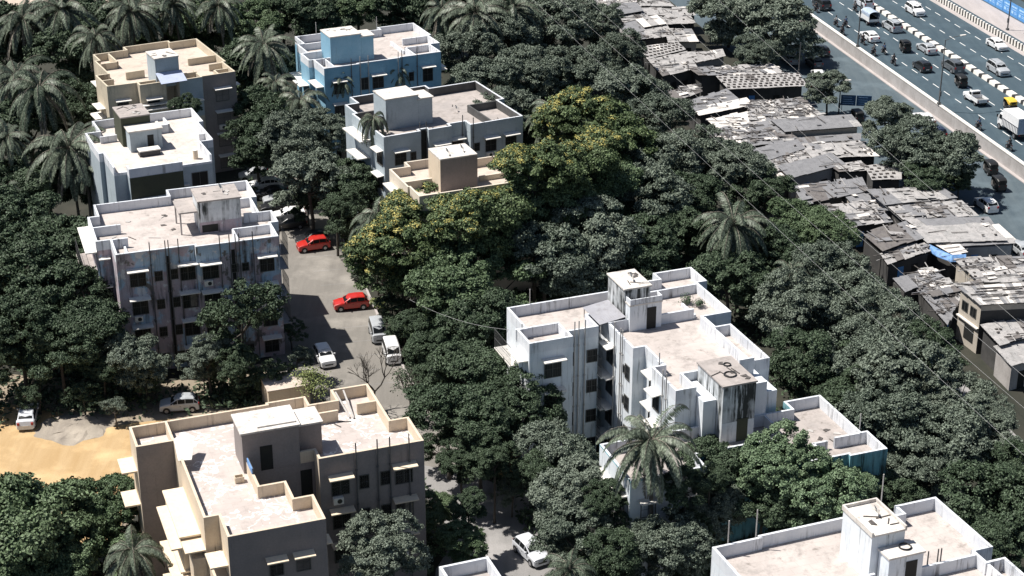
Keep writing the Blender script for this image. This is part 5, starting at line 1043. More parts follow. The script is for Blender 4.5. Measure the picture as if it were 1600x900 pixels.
TR = [
 # lower left
 (55, 845, 96, 5, 'mid', 'big green crown filling the lower left corner of the photo'), (175, 800, 48, 5, 'mid', 'green crown touching the left wall of the cream block with the cracked roof'), (140, 872, 60, 4, 'mid', 'green crown behind the low palm at the bottom left'),
 (-15, 890, 70, 4, 'mfine', 'pale speckled crown at the very bottom left corner'), (70, 895, 60, 4, 'mfine', 'green crown cut by the bottom edge, left of the low palm'),
 # left mass
 (40, 350, 62, 7, 'dark', 'dark crown at the left edge below the palms'), (110, 400, 60, 7, 'dark', 'dark crown touching the ledges on the left wall of the pink block'), (30, 440, 66, 7, 'dark', 'dark crown at the left edge, level with the pink block roof'), (95, 480, 62, 7, 'dark', 'dark crown in the middle of the left hand grove'),
 (150, 520, 52, 6, 'dark', 'dark crown hugging the lower left corner of the pink block'), (30, 525, 54, 6, 'dark', 'dark crown at the left edge above the sandy yard'), (95, 552, 46, 5.5, 'dark', 'dark crown shading the gravel heap'), (160, 570, 32, 4, 'dfine', 'small dark crown above the gravel heap on its right'), (-25, 570, 38, 5, 'dark', 'dark crown just above the parked white car at the left edge'),
 (212, 560, 42, 4.5, 'grey', 'speckled crown in front of the left windows of the pink block'), (228, 600, 22, 2, 'shrub', 'dark shrub beside the silver hatchback on the track'), (180, 640, 22, 2, 'sgrey', 'thin pale sapling by the gravel heap'), (325, 565, 38, 4, 'gfine', 'light grey green crown at the foot of the pink block'),
 (375, 505, 46, 7, 'tall', 'tall narrow dark tree covering the right windows of the pink block'), (372, 570, 30, 4, 'dark', 'dark crown at the foot of the tall narrow tree'), (318, 588, 18, 1.6, 'shrub', 'low dark bush above the silver hatchback'), (430, 590, 30, 2.2, 'shrub', 'dark bush between the pink block and the white parked car'), (462, 560, 24, 2.5, 'sgrey', 'bushy sapling beside the white hatchback facing the camera'),
 (455, 520, 24, 2, 'shrub', 'dark bush along the shaded right wall of the pink block'), (385, 605, 20, 1.5, 'shrub', 'low bush on the dusty track above the cream block'),
 # top left
 (25, 60, 52, 7, 'dark', 'dark crown at the upper left corner below the palms'), (110, 85, 50, 7, 'dark', 'dark crown left of the beige block'), (45, 200, 50, 6, 'dark', 'dark crown under the palm at the left edge'), (120, 170, 46, 6, 'dfine', 'dark crown against the left wall of the beige block'), (10, 280, 46, 6, 'dark', 'dark crown at the left edge left of the white tiled roof'),
 (75, 295, 44, 6, 'dark', 'dark crown below the palm nearest to the white tiled roof'), (140, 285, 36, 6, 'dark', 'dark crown at the foot of the white roofed block'), (235, 295, 34, 7, 'dfine', 'small crown between the white roofed block and the pink block'), (175, 40, 48, 7, 'dark', 'dark crown behind the beige block on its left'), (255, 42, 46, 7, 'mfine', 'leafy crown right behind the beige block'),
 (325, 30, 50, 7, 'mfine', 'leafy crown behind the beige block on its right'), (390, 40, 44, 7, 'mfine', 'leafy crown between the beige and the blue block at the top'), (395, 110, 44, 7, 'dark', 'dark crown beside the palm right of the beige block'), (425, 175, 44, 7, 'dark', 'dark crown left of the grey block and above the car park trees'), (290, 165, 22, 11, 'dfine', 'small crown rising between the beige block and the white tiled roof'),
 (400, 225, 40, 6, 'dark', 'dark crown at the far end of the parking lot'), (470, 225, 48, 7, 'gfine', 'speckled crown over the shaded row of cars, the upper one'), (485, 285, 50, 6.5, 'grey', 'speckled crown over the shaded row of cars, the lower one'), (505, 205, 34, 7, 'grey', 'speckled crown against the left side of the grey block'), (525, 330, 36, 5.5, 'dfine', 'dark crown right of the two cars parked side by side'),
 (545, 290, 40, 6, 'dark', 'dark crown in front of the grey block windows at left'), (580, 270, 30, 5.5, 'dark', 'dark crown at the foot of the drooping palm'), (500, 20, 44, 8, 'dark', 'dark crown behind the blue block on its left'), (560, 8, 40, 8, 'mfine', 'leafy crown at the top edge behind the blue block'), (640, 12, 46, 8, 'dark', 'dark crown at the top edge above the blue block'),
 (440, 12, 40, 7, 'dark', 'dark crown at the top edge left of the blue block'), (120, 15, 40, 7, 'dark', 'dark crown at the top edge among the corner palms'),
 # top centre
 (700, 25, 46, 8, 'dark', 'dark crown behind the palm right of the blue block'), (725, 85, 44, 8, 'gfine', 'grey speckled crown at the right end of the blue block'), (765, 130, 46, 8, 'grey', 'grey speckled crown hiding the right end of the grey block'), (790, 60, 48, 8, 'gfine', 'grey speckled crown at the top centre between palm and wires'), (800, 190, 44, 8, 'grey', 'speckled crown between the grey block and the spreading palm'),
 (768, 216, 40, 9, 'dark', 'small crown against the right windows of the grey block'), (830, 120, 46, 8, 'gfine', 'grey speckled crown above the spreading palm'), (860, 50, 48, 8, 'grey', 'grey speckled crown crossed by the upper wires'), (905, 110, 46, 8, 'gfine', 'grey speckled crown left of the bare trunks beside the slum strip'), (920, 40, 42, 7, 'gfine', 'grey speckled crown beside the top of the slum strip'),
 (960, 80, 38, 6, 'gfine', 'grey crown close to the shacks, near the bright white sheet'), (980, 150, 46, 7, 'grey', 'grey crown close to the shacks, beside the evenly dotted square roof'), (1035, 190, 44, 6, 'gfine', 'grey crown close to the shacks, beside the pole yard'), (790, 8, 44, 8, 'dark', 'dark crown at the top edge in the centre'), (850, 200, 40, 6, 'dark', 'dark crown under the spreading palm'), (905, 185, 36, 6, 'dark', 'dark crown right under the spreading palm fronds'),
 (768, 165, 34, 11, 'grey', 'crown leaning over the roof of the grey block'),
 # flowering and central grove
 (660, 348, 58, 9, 'flower', 'yellow flowering tree just below the cream roof terrace'), (626, 405, 60, 8, 'flower', 'yellow flowering tree beside the red hatchback, leftmost of the flowering ones'), (745, 345, 62, 12, 'flower', 'yellow flowering tree in the middle of the grove below the cream terrace'), (835, 278, 56, 14.5, 'flower', 'yellow flowering tree covering the right end of the cream terrace'), (915, 205, 58, 11, 'flower', 'highest yellow flowering tree, below the spreading palm'),
 (900, 262, 50, 13, 'flower', 'flowering tree between the cream terrace and the highest one'), (960, 240, 56, 10, 'flower', 'flowering tree on the right of the grove with few blossoms'), (705, 468, 58, 7, 'mid', 'green crown right of the red hatchback, below the flowering trees'), (760, 440, 66, 7, 'mid', 'green crown in the middle of the central grove'), (655, 312, 24, 7, 'mfine', 'small leafy crown right at the left corner of the cream terrace'),
 (850, 340, 66, 9, 'mid', 'green crown in the heart of the grove, right of the flowering ones'), (920, 300, 60, 9, 'mid', 'green crown below the highest flowering tree'), (850, 410, 60, 8, 'grey', 'grey speckled crown behind the left terrace of the big white block'), (930, 380, 60, 8, 'grey', 'grey speckled crown behind the stair room of the big white block'), (1000, 320, 58, 8, 'grey', 'grey speckled crown in the right half of the grove'), (1010, 390, 50, 7, 'dark', 'dark crown right behind the big white block'),
 (1035, 260, 54, 8, 'gfine', 'grey crown at the slum side of the grove, upper one'), (1090, 255, 50, 7, 'gfine', 'grey crown touching the double white roof of the slum strip'), (1080, 310, 46, 7, 'dfine', 'dark crown left of the large palm in the right half'), (1150, 275, 50, 7, 'gfine', 'grey crown beside the rubble roof of the slum strip'), (1195, 310, 40, 6, 'dfine', 'dark crown behind the large palm in the right half'), (1060, 370, 44, 6, 'dark', 'dark crown in the gap between the white block and the large palm'),
 (755, 510, 52, 6, 'dark', 'dark crown left of the big white block'), (655, 508, 32, 5, 'dark', 'dark crown above the silver van'),
 (1245, 345, 44, 6, 'mfine', 'green crown beside the crumbling slum roof'), (1290, 375, 44, 5.5, 'mfine', 'green crown below the dark ribbed roof'), (1200, 400, 46, 6, 'dark', 'dark crown between the large palm and the torn leafed one'), (1140, 440, 48, 5.5, 'dark', 'dark crown behind the right terrace of the big white block'), (1290, 430, 52, 6, 'gfine', 'grey crown right of the small palm with torn leaves'),
 # right
 (1250, 490, 58, 7, 'gfine', 'grey crown right of the big white block, upper one'), (1330, 480, 58, 7, 'gfine', 'grey crown in the middle of the right hand grove, top'), (1390, 520, 52, 6.5, 'gfine', 'grey crown beside the low grey slum roof'), (1260, 560, 56, 6.5, 'dfine', 'dark crown right of the big white block, lower one'), (1330, 560, 58, 7, 'gfine', 'grey crown in the middle of the right hand grove, centre'), (1410, 590, 60, 7, 'grey', 'grey crown in the right hand grove below the two storey house'),
 (1460, 545, 44, 6, 'dfine', 'dark crown beside the cream wall of the two storey house'), (1490, 620, 52, 6, 'gfine', 'grey crown against the wire line at the right'), (1390, 665, 56, 7, 'grey', 'grey crown right of the teal streaked wall'), (1470, 690, 60, 7, 'grey', 'large grey crown at the right, lower half'), (1540, 690, 48, 6, 'gfine', 'grey crown near the right edge beside the pale lane'), (1545, 650, 36, 5, 'gfine', 'small grey crown close to the slum wall at the right edge'),
 (1440, 750, 48, 6, 'gfine', 'grey crown behind the bottom right roof'), (1570, 800, 78, 8, 'dfine', 'smooth dark crown in the lower right corner'), (1530, 870, 50, 9, 'dfine', 'dark crown over the right end of the bottom right roof'), (1600, 730, 50, 6, 'dfine', 'dark crown at the right edge above the corner one'), (1340, 620, 46, 6, 'dfine', 'dark crown behind the littered pink terrace'),
 (1390, 780, 40, 5, 'dark', 'dark crown just behind the stair room of the bottom right block'),
 # bright and lower centre
 (1215, 720, 56, 9, 'bright', 'bright green clustered crown in front of the littered terrace, left one'), (1275, 765, 62, 8, 'bright', 'bright green clustered crown above the bottom right roof'), (1330, 770, 40, 7, 'bright', 'bright green clustered crown below the teal wall'), (1190, 790, 46, 6, 'dark', 'dark crown left of the bright green ones'), (1245, 822, 44, 5, 'dark', 'dark crown under the bright green ones, behind the far parapet'), (1318, 812, 34, 5, 'dfine', 'dark crown behind the step of the far parapet at the bottom right'), (1120, 720, 44, 8, 'dark', 'dark crown right of the tall palm in front of the white block'), (1120, 790, 40, 6, 'grey', 'grey speckled crown left of the bright green ones, low'),
 (1050, 860, 50, 5, 'grey', 'grey speckled crown at the bottom edge below the tall palm'), (1072, 762, 32, 9, 'dark', 'dark crown right behind the trunk of the tall palm'), (1110, 752, 30, 9, 'dfine', 'small dark crown below the door of the streaked stair room'), (1085, 820, 36, 5, 'dark', 'dark crown at the foot of the tall palm'), (960, 860, 44, 5, 'dfine', 'dark crown at the bottom edge left of the tall palm trunk'),
 (735, 585, 54, 7, 'dark', 'dark crown left of the big white block front wall'), (810, 630, 56, 7, 'dfine', 'dark crown covering the lower left windows of the big white block'), (700, 640, 54, 7, 'dark', 'dark crown right of the cream block with the cracked roof'), (750, 660, 50, 7, 'dark', 'dark crown in the lower centre above the lane'), (720, 720, 36, 5, 'dfine', 'dark crown beside the lane at its upper end'), (772, 722, 36, 6, 'dfine', 'dark crown overhanging the upper part of the lane'), (732, 790, 28, 5, 'dark', 'small dark crown over the left verge of the lane'), (948, 785, 34, 7, 'dark', 'dark crown left of the trunk of the tall palm'),
 (870, 700, 48, 6, 'grey', 'grey speckled crown in front of the big white block, left'), (890, 770, 52, 6, 'grey', 'grey speckled crown right of the lane'), (850, 740, 40, 5, 'dfine', 'dark crown shading the middle of the lane'), (900, 840, 46, 5, 'grey', 'grey speckled crown right of the pale hatchback'), (680, 800, 36, 3.5, 'mfine', 'dark green crown in the shade right of the cream block'), (720, 850, 34, 3.5, 'mid', 'green crown above the small roof corner at the bottom'),
 (605, 868, 58, 7, 'gfine', 'feathery grey crown in front of the cream block at the bottom edge'), (692, 592, 36, 5, 'dfine', 'dark crown right of the bare tree'), (668, 552, 34, 5, 'dark', 'dark crown overhanging the two vans from the right'), (300, 890, 28, 2, 'shrub', 'bush at the bottom edge under the cream block'),
 (562, 432, 16, .7, 'sgrey', 'low pale weeds along the kerb above the red hatchback'), (590, 478, 16, .7, 'lime', 'yellowish weeds along the kerb beside the red hatchback'), (548, 392, 18, .8, 'shrub', 'low dark bush on the kerb between the two red cars'),
 (612, 470, 30, 2.6, 'shrub', 'leafy bush under the trees just right of the red hatchback'), (590, 430, 26, 2.4, 'shrub', 'leafy bush under the flowering trees beside the kerb'), (565, 395, 24, 2.4, 'shrub', 'leafy bush at the foot of the palm above the kerb'), (535, 362, 22, 2.2, 'shrub', 'leafy bush right of the two cars parked side by side'), (632, 505, 26, 2.4, 'shrub', 'leafy bush right of the silver van'), (655, 545, 26, 2.4, 'shrub', 'leafy bush right of the pale van'),
 (480, 318, 26, 3, 'dark', 'low crown at the right end of the shaded row of cars'), (735, 700, 28, 2.6, 'shrub', 'bush at the upper end of the lane'), (690, 700, 30, 2.6, 'shrub', 'bush beside the right wall of the cream block'), (800, 770, 26, 2.4, 'sgrey', 'pale bush on the lane verge above the pale hatchback'), (60, 612, 28, 2.4, 'shrub', 'bush above the parked white car at the left edge'), (130, 618, 26, 2.2, 'shrub', 'bush above the gravel heap'), (1225, 465, 40, 4, 'dark', 'low dark crown at the right rear corner of the big white block'), (690, 545, 36, 4, 'dfine', 'dark low crown left of the front wall of the big white block'),
 # roadside
 (1140, 25, 46, 5, 'grey', 'large roadside crown at the top between the shacks and the highway, left part'), (1205, 45, 52, 5, 'grey', 'large roadside crown at the top, beside the retaining wall'), (1180, 85, 34, 4, 'gfine', 'roadside crown overhanging the long ragged roof'), (1295, 140, 30, 4, 'grey', 'small roadside tree left of the double blue sign'), (1385, 185, 36, 4.5, 'grey', 'roadside crown just below the blue sign'),
 (1420, 232, 48, 5, 'gfine', 'roadside crown beside the white sedan on the service road'), (1472, 250, 46, 5, 'grey', 'roadside crown nearest to the two rickshaws'), (1440, 285, 34, 3.5, 'dark', 'dark lower crown at the foot of the roadside trees'), (1500, 282, 20, 3, 'dark', 'small dark crown overhanging the service road'),
]
for a in TR:
    if a[2]: tree(*a)
# palms
def palm_parts(seed, nf=26, Lf=4.6, droop=1.0):
    g = np.random.default_rng(seed); C = []; A = []; Bw = []; rach = MB()
    for i in range(nf):
        az = i*2.39996+g.uniform(-.2, .2); t = i/nf; el = np.radians(72-t*105+g.uniform(-8, 8)); L_ = Lf*g.uniform(.8, 1.1)*(1-.25*(t < .12)); n = 12; p = np.zeros(3); d = np.array([math.cos(az)*math.cos(el), math.sin(az)*math.cos(el), math.sin(el)]); pts = [p]
        for k in range(n):
            d = unit(d+np.array([0, 0, -.13*droop*(.6+k/n)])); p = p+d*L_/n; pts.append(p)
        rach.tube(pts, [.035*(1-.07*k) for k in range(n+1)], 4, False); side0 = np.array([-math.sin(az), math.cos(az), 0]); side0 = unit(side0+np.array([0, 0, g.uniform(-.35, .35)]))
        m = 60
        for k in range(4, m):
            f = k/m*n; j = min(int(f), n-1); q = pts[j]+(pts[j+1]-pts[j])*(f-j); dd = unit(pts[j+1]-pts[j]); ll = .78*math.sin(math.pi*min(1, .12+.86*k/m))**.6*(Lf/4.6)*g.uniform(.8, 1.1)
            for s in (1, -1):
                v = unit(side0*s*.85+dd*.5+np.array([0, 0, -.45*droop-.2*g.random()])); w = unit(np.cross(v, np.cross(dd, v)+g.normal(size=3)*.1))*.05; C.append(q+v*ll*.5); A.append(v*ll*.5); Bw.append(w)
    C, A, Bw = np.array(C), np.array(A), np.array(Bw); k = int(len(C)*(nf-4)/nf); global DEAD; DEAD = quads('dead_fronds', C[k:], A[k:]*.8, Bw[k:]*.7, MT['frond_dry']); return quads('fronds', C[:k], A[:k], Bw[:k], MT['frond']), DEAD, rach.mesh('leaf_stalks', MT['frond_dry'])
PP = [palm_parts(3, 32, 4.7, 1.5), palm_parts(8, 26, 4.8, 1.8), palm_parts(12, 32, 4.5, 1.3), palm_parts(5, 26, 4.4, 3.0)]
nut = MB(); 
for k in range(9): a = k*.7; nut.disc((.32*math.cos(a), .32*math.sin(a), -.25-.1*(k % 3)), .13, 'z', .24, 7)
NUT = nut.mesh('coconuts', MT['frond_dry']); pr = random.Random(3)
def palm(px, py, rpx, h, v, label):
    p = at(px, py, h); s = rpx*mpp(p)/4.2*1.28; o = thing('palm_tree', label, 'palm tree', (p.x, p.y, 0), pr.uniform(0, 6.28)); lx, ly = pr.uniform(-.9, .9), pr.uniform(-.9, .9)
    MB().tube([(lx*1.3, ly*1.3, -.2), (lx, ly, h*.3), (lx*.4, ly*.4, h*.7), (0, 0, h-.1)], [.24, .17, .15, .13], 8).build('trunk', MT['palm_trunk'], o)
    c = link('crown', PP[v][0], o, (0, 0, h)); c.scale = (s, s, s); link('leaf_stalks', PP[v][2], c); link('dead_fronds', PP[v][1], c); link('coconuts', NUT, c)
for a in [
 (108, 232, 66, 11, 0, 'large palm whose crown touches the white tiled roof from the left'), (62, 138, 62, 12, 1, 'large palm in the upper left, left of the beige block'), (95, 15, 58, 13, 2, 'palm at the top edge in the left corner grove'), (35, 30, 50, 12, 1, 'palm in the very upper left corner'), (205, 18, 52, 12, 0, 'palm at the top edge behind the beige block'),
 (412, 72, 48, 13, 2, 'palm between the beige and the blue block'), (468, 158, 44, 9, 1, 'palm at the left foot of the blue block'), (584, 185, 34, 14, 3, 'drooping palm with hanging fronds in front of the grey block'), (742, 22, 54, 12, 0, 'palm at the upper right of the blue block'), (690, 15, 40, 12, 1, 'palm at the top edge right above the blue block'), (868, 178, 54, 12, 1, 'spreading palm above the highest flowering tree'),
 (1146, 350, 60, 10, 0, 'large palm between the central grove and the slum strip'), (1238, 425, 36, 8, 1, 'small palm with torn leaves right of the big white block'), (590, 340, 50, 10, 1, 'palm above the kerb of the parking lot, right of the two parked cars'), (1018, 690, 74, 13, 0, 'tall dark palm standing in front of the big white block'), (10, 215, 42, 11, 2, 'palm at the left edge, level with the white tiled roof'),
 (25, 120, 50, 11, 0, 'palm at the left edge above the one level with the white tiled roof'), (150, 60, 46, 12, 1, 'palm directly behind the left corner of the beige block'), (270, 8, 44, 12, 2, 'palm at the top edge right behind the beige block'), (340, 10, 40, 12, 0, 'palm at the top edge between the beige and the blue block'), (800, 15, 46, 12, 2, 'palm at the top centre where the wires begin'), (430, 130, 34, 10, 1, 'palm in front of the one between the beige and the blue block'), (533, 125, 24, 11, 2, 'small palm in front of the left half of the blue block'), (622, 110, 24, 11, 2, 'small palm in front of the right half of the blue block'), (208, 862, 58, 7, 1, 'low palm at the bottom left beside the cream block'), (345, 900, 36, 6, 0, 'low palm at the bottom edge under the cream block'), (890, 890, 50, 6, 1, 'low palm at the bottom edge right of the lane'), (10, 300, 36, 9, 1, 'low palm at the left edge below the others'), (135, 265, 36, 9, 2, 'lower palm beside the trunk of the one touching the white tiled roof'), (160, 200, 30, 9, 1, 'palm squeezed between the beige block and the white roofed one')]: palm(*a)
# bare tree by the lot and the lime one
def bare(px, py, h, label, seed, spread=1.0, leaves=None):
    r_ = random.Random(seed); p = at(px, py, 0); o = thing('bare_tree', label, 'tree', p); m = MB(); tips = []
    def grow(a, d, l, rad, dep):
        b = a+d*l; mid = a.lerp(b, .5)+Vector([r_.uniform(-.08, .08)*l for _ in range(3)]); m.tube([a, mid, b], [rad, rad*.85, rad*.7], 5 if dep > 2 else 4, False)
        if dep == 0: tips.append(b); return
        for k in range(3 if dep > 1 else 2):
            nd = (d+Vector((r_.uniform(-1, 1)*spread, r_.uniform(-1, 1)*spread, r_.uniform(-.25, .6)))*.75).normalized(); grow(b, nd, l*r_.uniform(.62, .85), rad*.66, dep-1)
    grow(Vector((0, 0, 0)), Vector((.05, 0, 1)), h*.3, .13, 5); m.build('branches', MT['trunk'], o)
    if leaves:
        T = np.array([t[:] for t in tips]); T = np.repeat(T, 10, 0)+np.random.default_rng(seed).normal(size=(len(T)*10, 3))*.28; a_, b_ = leaf_axes(unit(np.random.default_rng(2).normal(size=T.shape)), .09); link('leaves', quads('leaves', T, a_, b_, MT[leaves]), o)
bare(585, 640, 6.5, 'leafless branching tree at the lower end of the parking lot', 4); bare(492, 645, 4.5, 'sparse yellow green tree behind the cream block', 9, 1.0, 'leaf_lime'); bare(640, 650, 5.5, 'thin leafless tree beside the bigger bare one', 6, .9, 'leaf_dark'); bare(985, 105, 6, 'thin bare tree in front of the shacks near the bright white sheet', 12, .8)
# undergrowth between the trunks
def undergrowth():
    g = np.random.default_rng(77); C = []
    for a in TR:
        if not a[2] or a[3] < 3: continue
        p = at(a[0], a[1], a[3]); k = 260; r_ = a[2]*mpp(p)*1.25; q = g.normal(size=(k, 2))*r_*.5; C.append(np.stack([p.x+q[:, 0], p.y+q[:, 1], g.uniform(.05, .8, k)], 1))
    C = np.concatenate(C); 
    keep = np.ones(len(C), bool)
    lot = [at(*q) for q in ((385, 262), (450, 262), (530, 340), (612, 520), (740, 720), (870, 900), (660, 960), (700, 800), (560, 640), (420, 600), (430, 350))]
    def inside(P, poly):
        x, y = P[:, 0], P[:, 1]; c = np.zeros(len(P), bool)
        for i in range(len(poly)):
            a, b = poly[i-1], poly[i]; c ^= ((a.y > y) != (b.y > y)) & (x < (b.x-a.x)*(y-a.y)/(b.y-a.y+1e-9)+a.x)
        return c
    rel = C-np.array(O0[:]); off = rel[:, 0]*NV.x+rel[:, 1]*NV.y; keep &= (off < -46.5); keep &= ~inside(C, lot)
    for b_ in (TAN, PINK, WHITE, LOW, BR, BLUE, GREY, CREAM, BEIGE, WROOF): keep &= ~inside(C, [b_.root.matrix_basis @ Vector((u, w, 0)) for u, w in b_.pts])
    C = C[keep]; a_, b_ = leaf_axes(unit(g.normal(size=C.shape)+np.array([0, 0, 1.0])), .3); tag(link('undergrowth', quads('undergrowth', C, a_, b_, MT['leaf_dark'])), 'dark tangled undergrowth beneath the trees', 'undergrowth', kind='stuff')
undergrowth()
# ---------------- wires
def wire(p, q, za, zb, sag, label, r_=.012):
    a = at(*p, za); b = at(*q, zb); n = 24; pts = []
    for k in range(n+1): t = k/n; v = a.lerp(b, t); v.z -= sag*4*t*(1-t); pts.append(v)
    tag(MB().tube(pts, r_, 4, False).build('power_line', MT['wire']), label, 'power line', 'power lines along the slum strip')
MT['wire'] = plain('bare_aluminium_wire', (.3, .3, .3), .5)
wire((800, -32), (1640, 748), 15, 15, .3, 'lowest of the long power lines, the one passing over the grove'); wire((840, -32), (1640, 672), 16, 16, .3, 'second power line from the left, along the tree side of the shacks')
wire((905, -12), (1640, 622), 16, 16, .3, 'power line above the left edge of the shack roofs'); wire((1010, -12), (1640, 545), 16, 16, .3, 'power line crossing the middle of the shack roofs'); wire((1110, -12), (1640, 455), 16, 16, .3, 'power line nearest to the service road')
wire((640, 468), (795, 515), 8, 11, .6, 'thin sagging cable ending at the corner of the big white block', .015)
# ---------------- small things
def solid(name, label, cat, b, m, loc, rz=0.0): o = b.build(name, MT[m] if isinstance(m, str) else [MT[x] for x in m], fix=True); o.location = loc; o.rotation_euler = (0, 0, rz); tag(o, label, cat); return o
hp = MB(); n = 22; rr = random.Random(8); prev = None; Rg = [(3.6, 0), (2.7, .14), (1.9, .32), (1.0, .44), (.3, .48)]
for R_, z in Rg: hp.v += [(R_*math.cos(2*math.pi*i/n)*(1+rr.uniform(-.22, .16)), R_*.9*math.sin(2*math.pi*i/n)*(1+rr.uniform(-.2, .16)), z+rr.uniform(-.04, .04)) for i in range(n)]
for k in range(4):
    for i in range(n): j = (i+1) % n; hp.f.append((k*n+i, k*n+j, (k+1)*n+j, (k+1)*n+i)); hp.m.append(0)
hp.f.append(tuple(4*n+i for i in range(n))); hp.m.append(0)
MT['gravel'] = roadmat('gravel', (.22, .19, .16), (.32, .28, .23), .8); solid('gravel_heap', 'low grey gravel heap on the sandy yard at the left', 'gravel heap', hp, 'gravel', at(118, 668, 0))
k_ = thing('satellite_dish', 'x', 'dish', (0, 0, 0)); bpy.data.objects.remove(k_)
dish((CREAM, 'white dish lying left on the stair room roof of the cream terrace'), 4.6, .2, 15.8); dish((CREAM, 'white dish right on the stair room roof of the cream terrace'), 6.4, .6, 15.8)
dish((PINK, 'dish on the stair room roof of the pink block'), 11.8, 6.8, 15.5); dish((WHITE, 'dish on the streaked stair room roof of the big white block'), 11.2, 3.2, 15.8); dish((BR, 'dish on the stair room roof at the bottom right'), 10.4, -4.5, 15.8); dish((GREY, 'dish at the far parapet of the grey block'), 12.6, 7.0, 12.0)
def onb(b, u, w, z): return local(b, u, w, z)
t = thing('water_tank', 'low black tank under a white cover in front of the green stair room', 'water tank', onb(WROOF, 5.0, 5.2, 12.0), R(24)); MB().box(-1.15, 1.15, -.55, .55, 0, .6).build('tank', MT['black'], t); MB().box(-1.2, 1.2, -.6, .6, .601, .72).build('cover', MT['slab'], t)
t = thing('drum', 'reddish drum near the right corner of the white tiled roof', 'drum', onb(WROOF, 9.4, 1.8, 12.0)); MB().disc((0, 0, .5), .28, 'z', 1.0, 12).build('body', MT['w_tan'], t); MB().disc((0, 0, 1.02), .29, 'z', .04, 12).build('lid', MT['slab'], t)
# blue and wood scrap beside the stair room of the cream block
t = thing('sheet', 'blue sheet leaning on the stair room of the cream block', 'sheet', onb(TAN, 3.55, 8.9, 12.0), R(20)); MB().box(-.04, .04, -.95, .75, 0, 1.5).build('panel', MT['bluetarp'], t); MB().box(.05, .1, -.95, .75, 0, 1.45).build('frame', MT['pipe'], t)
t = thing('crate', 'small brown wooden crate beside the leaning blue sheet', 'crate', onb(TAN, 2.7, 8.9, 12.0), R(20)); MB().box(-.35, .35, -.25, .25, 0, .08).box(-.35, .35, -.25, -.2, .081, .5).box(-.35, .35, .2, .25, .081, .5).box(-.35, -.3, -.199, .199, .081, .5).box(.3, .35, -.199, .199, .081, .5).build('box', MT['w_tan'], t)
# tattered tarpaulin at the edge of the wing
tb = MB(); tb.prism([(-.9, -1.6), (.1, -1.8), (.9, .8), (.2, 1.2), (-.8, .6)], [0, 0, .5, .8, .7], [.04, .05, .55, .85, .75]); solid('tarpaulin', 'torn pale tarpaulin draped over the step between the wing and the cracked roof', 'tarpaulin', tb, 'slab', onb(TAN, -.4, 13.6, 12.9), R(20))
# planks on the cream block terrace
for k, (u, w, a) in enumerate(((13.0, 17.5, 95), (13.5, 17.3, 88))):
    pb = MB().box(-1.9, 1.9, -.07, .07, 0, .05); o = solid('plank', ['left', 'right'][k]+' one of two long planks leaning over the far wall of the cracked roof', 'plank', pb, 'pipe_w', onb(TAN, u, w, 12.5), R(20+a)); o.rotation_euler = (0, R(-12), R(20+a))
# fallen branches on the white block terrace
bb = bare; 
def brush(b, u, w, label, s, seed):
    r_ = random.Random(seed); o = thing('potted_plant', label, 'plant', onb(b, u, w, b.zd)); MB().disc((0, 0, .15), .2, 'z', .3, 10).build('pot', MT['conc'], o)
    g = np.random.default_rng(seed); q = unit(g.normal(size=(260, 3)))*s*g.uniform(.3, 1, (260, 1)); q[:, 2] = np.abs(q[:, 2])+.3; a_, b_ = leaf_axes(unit(q), .1); link('leaves', quads('leaves', q, a_, b_, MT['leaf_dark']), o)
brush(WHITE, 17.2, 4.4, 'dark leafy plant on the upper pink terrace of the big white block, left one', .8, 1); brush(WHITE, 18.0, 3.4, 'dark leafy plant on the upper pink terrace of the big white block, right one', .6, 2)
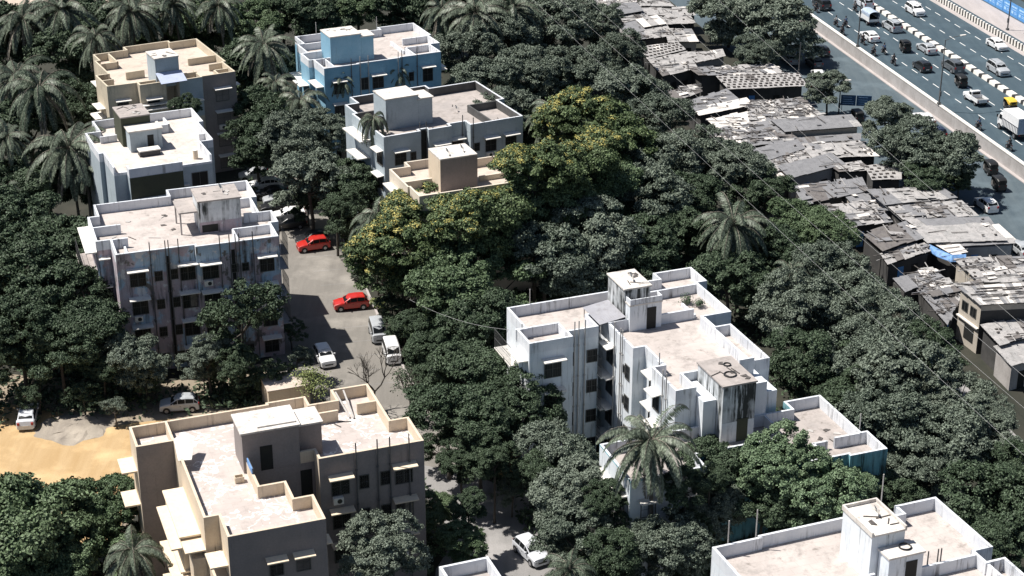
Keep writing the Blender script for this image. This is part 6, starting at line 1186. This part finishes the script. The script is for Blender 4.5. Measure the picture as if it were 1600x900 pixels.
# coiled hose
def coil(pos, r_, label, m='black'):
    pts = [(r_*(1+.05*math.sin(k))*math.cos(k*.42), r_*math.sin(k*.42), .03+.006*k/3) for k in range(46)]; o = MB().tube(pts, .035, 5).build('hose', MT[m]); o.location = pos; tag(o, label, 'hose')
coil(onb(BR, 11.0, -7.1, 14.7), .42, 'coiled black hose on the stair porch of the bottom right block'); coil(onb(WHITE, 12.6, -13.0, 13.9), .5, 'coiled cable on the dirty stair room roof of the big white block'); coil(onb(WHITE, 13.2, -11.3, 13.9), .3, 'small cable coil on the dirty stair room roof of the big white block')
rq = random.Random(15)
for b, u0, u1, w0, w1, z, n_, nm in ((BR, 9, 11, -5.8, -3.2, 15.8, 5, 'bottom right stair room'), (WHITE, 10, 12.1, 2.4, 5.2, 15.8, 6, 'streaked stair room of the white block'), (WHITE, 11.5, 13.9, -14, -10.4, 13.9, 8, 'dirty stair room of the white block'), (BLUE, 2.8, 6, 4.8, 7.2, 15.7, 5, 'blue stair room'), (BEIGE, 6.4, 8.8, -.2, 2.4, 15.8, 6, 'beige stair room'), (WROOF, 3.2, 6, 9.2, 12.4, 15.5, 8, 'green stair room'), (PINK, 9.2, 12.8, 5.4, 8, 15.5, 4, 'pink block stair room'), (PINK, .3, 6.8, 1, 12.5, 12.0, 10, 'pink block roof'), (LOW, -3, 2, 4, 9.4, 8.5, 14, 'littered pink terrace'), (GREY, 9.5, 16, 1, 10, 12.0, 6, 'grey block roof'), (TAN, 4, 15, 13.5, 17, 12.0, 3, 'cracked roof')):
    g_ = 'loose scraps lying on the '+nm
    for k in range(n_):
        p = onb(b, rq.uniform(u0, u1), rq.uniform(w0, w1), z+.002); t_ = rq.random(); m = MB()
        if t_ < .5: m.prism([(-rq.uniform(.15, .4), -.15), (rq.uniform(.15, .4), -.12), (rq.uniform(.1, .3), .2), (-.2, .22)], 0, .06)
        else: m.box(-rq.uniform(.3, .9), rq.uniform(.2, .6), -.04, .04, 0, .06)
        o = m.build('scrap', MT[rq.choice(['debris', 'debris', 'pipe_w'])]); o.location = p; o.rotation_euler = (0, 0, rq.uniform(0, 6.28)); tag(o, 'loose piece of scrap lying on the '+nm, 'scrap', g_)
# poles on roofs
for b, u, w, h, nm in ((WHITE, 3.0, 7.5, 1.9, 'thin pole on the far parapet of the white block'), (BR, 3.5, .1, 2.6, 'pole at the step of the far parapet, bottom right block'), (BR, 1.3, .1, 2.2, 'shorter pole left of the stepped parapet, bottom right block'), (BR, 14, .6, 3.0, 'pale pole behind the right terrace of the bottom right block'), (LOW, 2.9, 3.6, 1.9, 'thin pole at the right corner of the teal block'), (BLUE, 4.2, 14.9, 2.0, 'pole at the far left parapet of the blue block'), (BLUE, 12.5, 14.0, 2.0, 'pole at the far parapet of the blue block')):
    tag(MB().tube([onb(b, u, w, 12.2 if b is not LOW else 8.8), onb(b, u, w, (12.6 if b is not LOW else 9.1)+h)], .05, 6).build('pole', MT['pipe_w']), nm, 'pole')
# kerb of the lot
kb = [at(x, y, 0) for x, y in ((516, 342), (550, 402), (603, 522), (645, 602))]
for a, b in zip(kb, kb[1:]):
    v = (b-a).normalized(); n = Vector((-v.y, v.x, 0))*.12; tag(MB().prism([(a-n)[:2], (b-n)[:2], (b+n)[:2], (a+n)[:2]], 0, .16).build('kerb', MT['path'], fix=True), kind='structure')
# small flat shed behind the cream block
t = thing('shed', 'low cream topped shed behind the far wall of the cracked roof', 'shed', at(445, 640, 0), R(20)); MB().box(-1.6, 2.4, -.6, 2.6, 0, 2.5).build('wall', MT['w_tan'], t); MB().box(-1.7, 2.5, -.7, 2.7, 2.501, 2.6).build('roof', MT['deck_cream'], t)
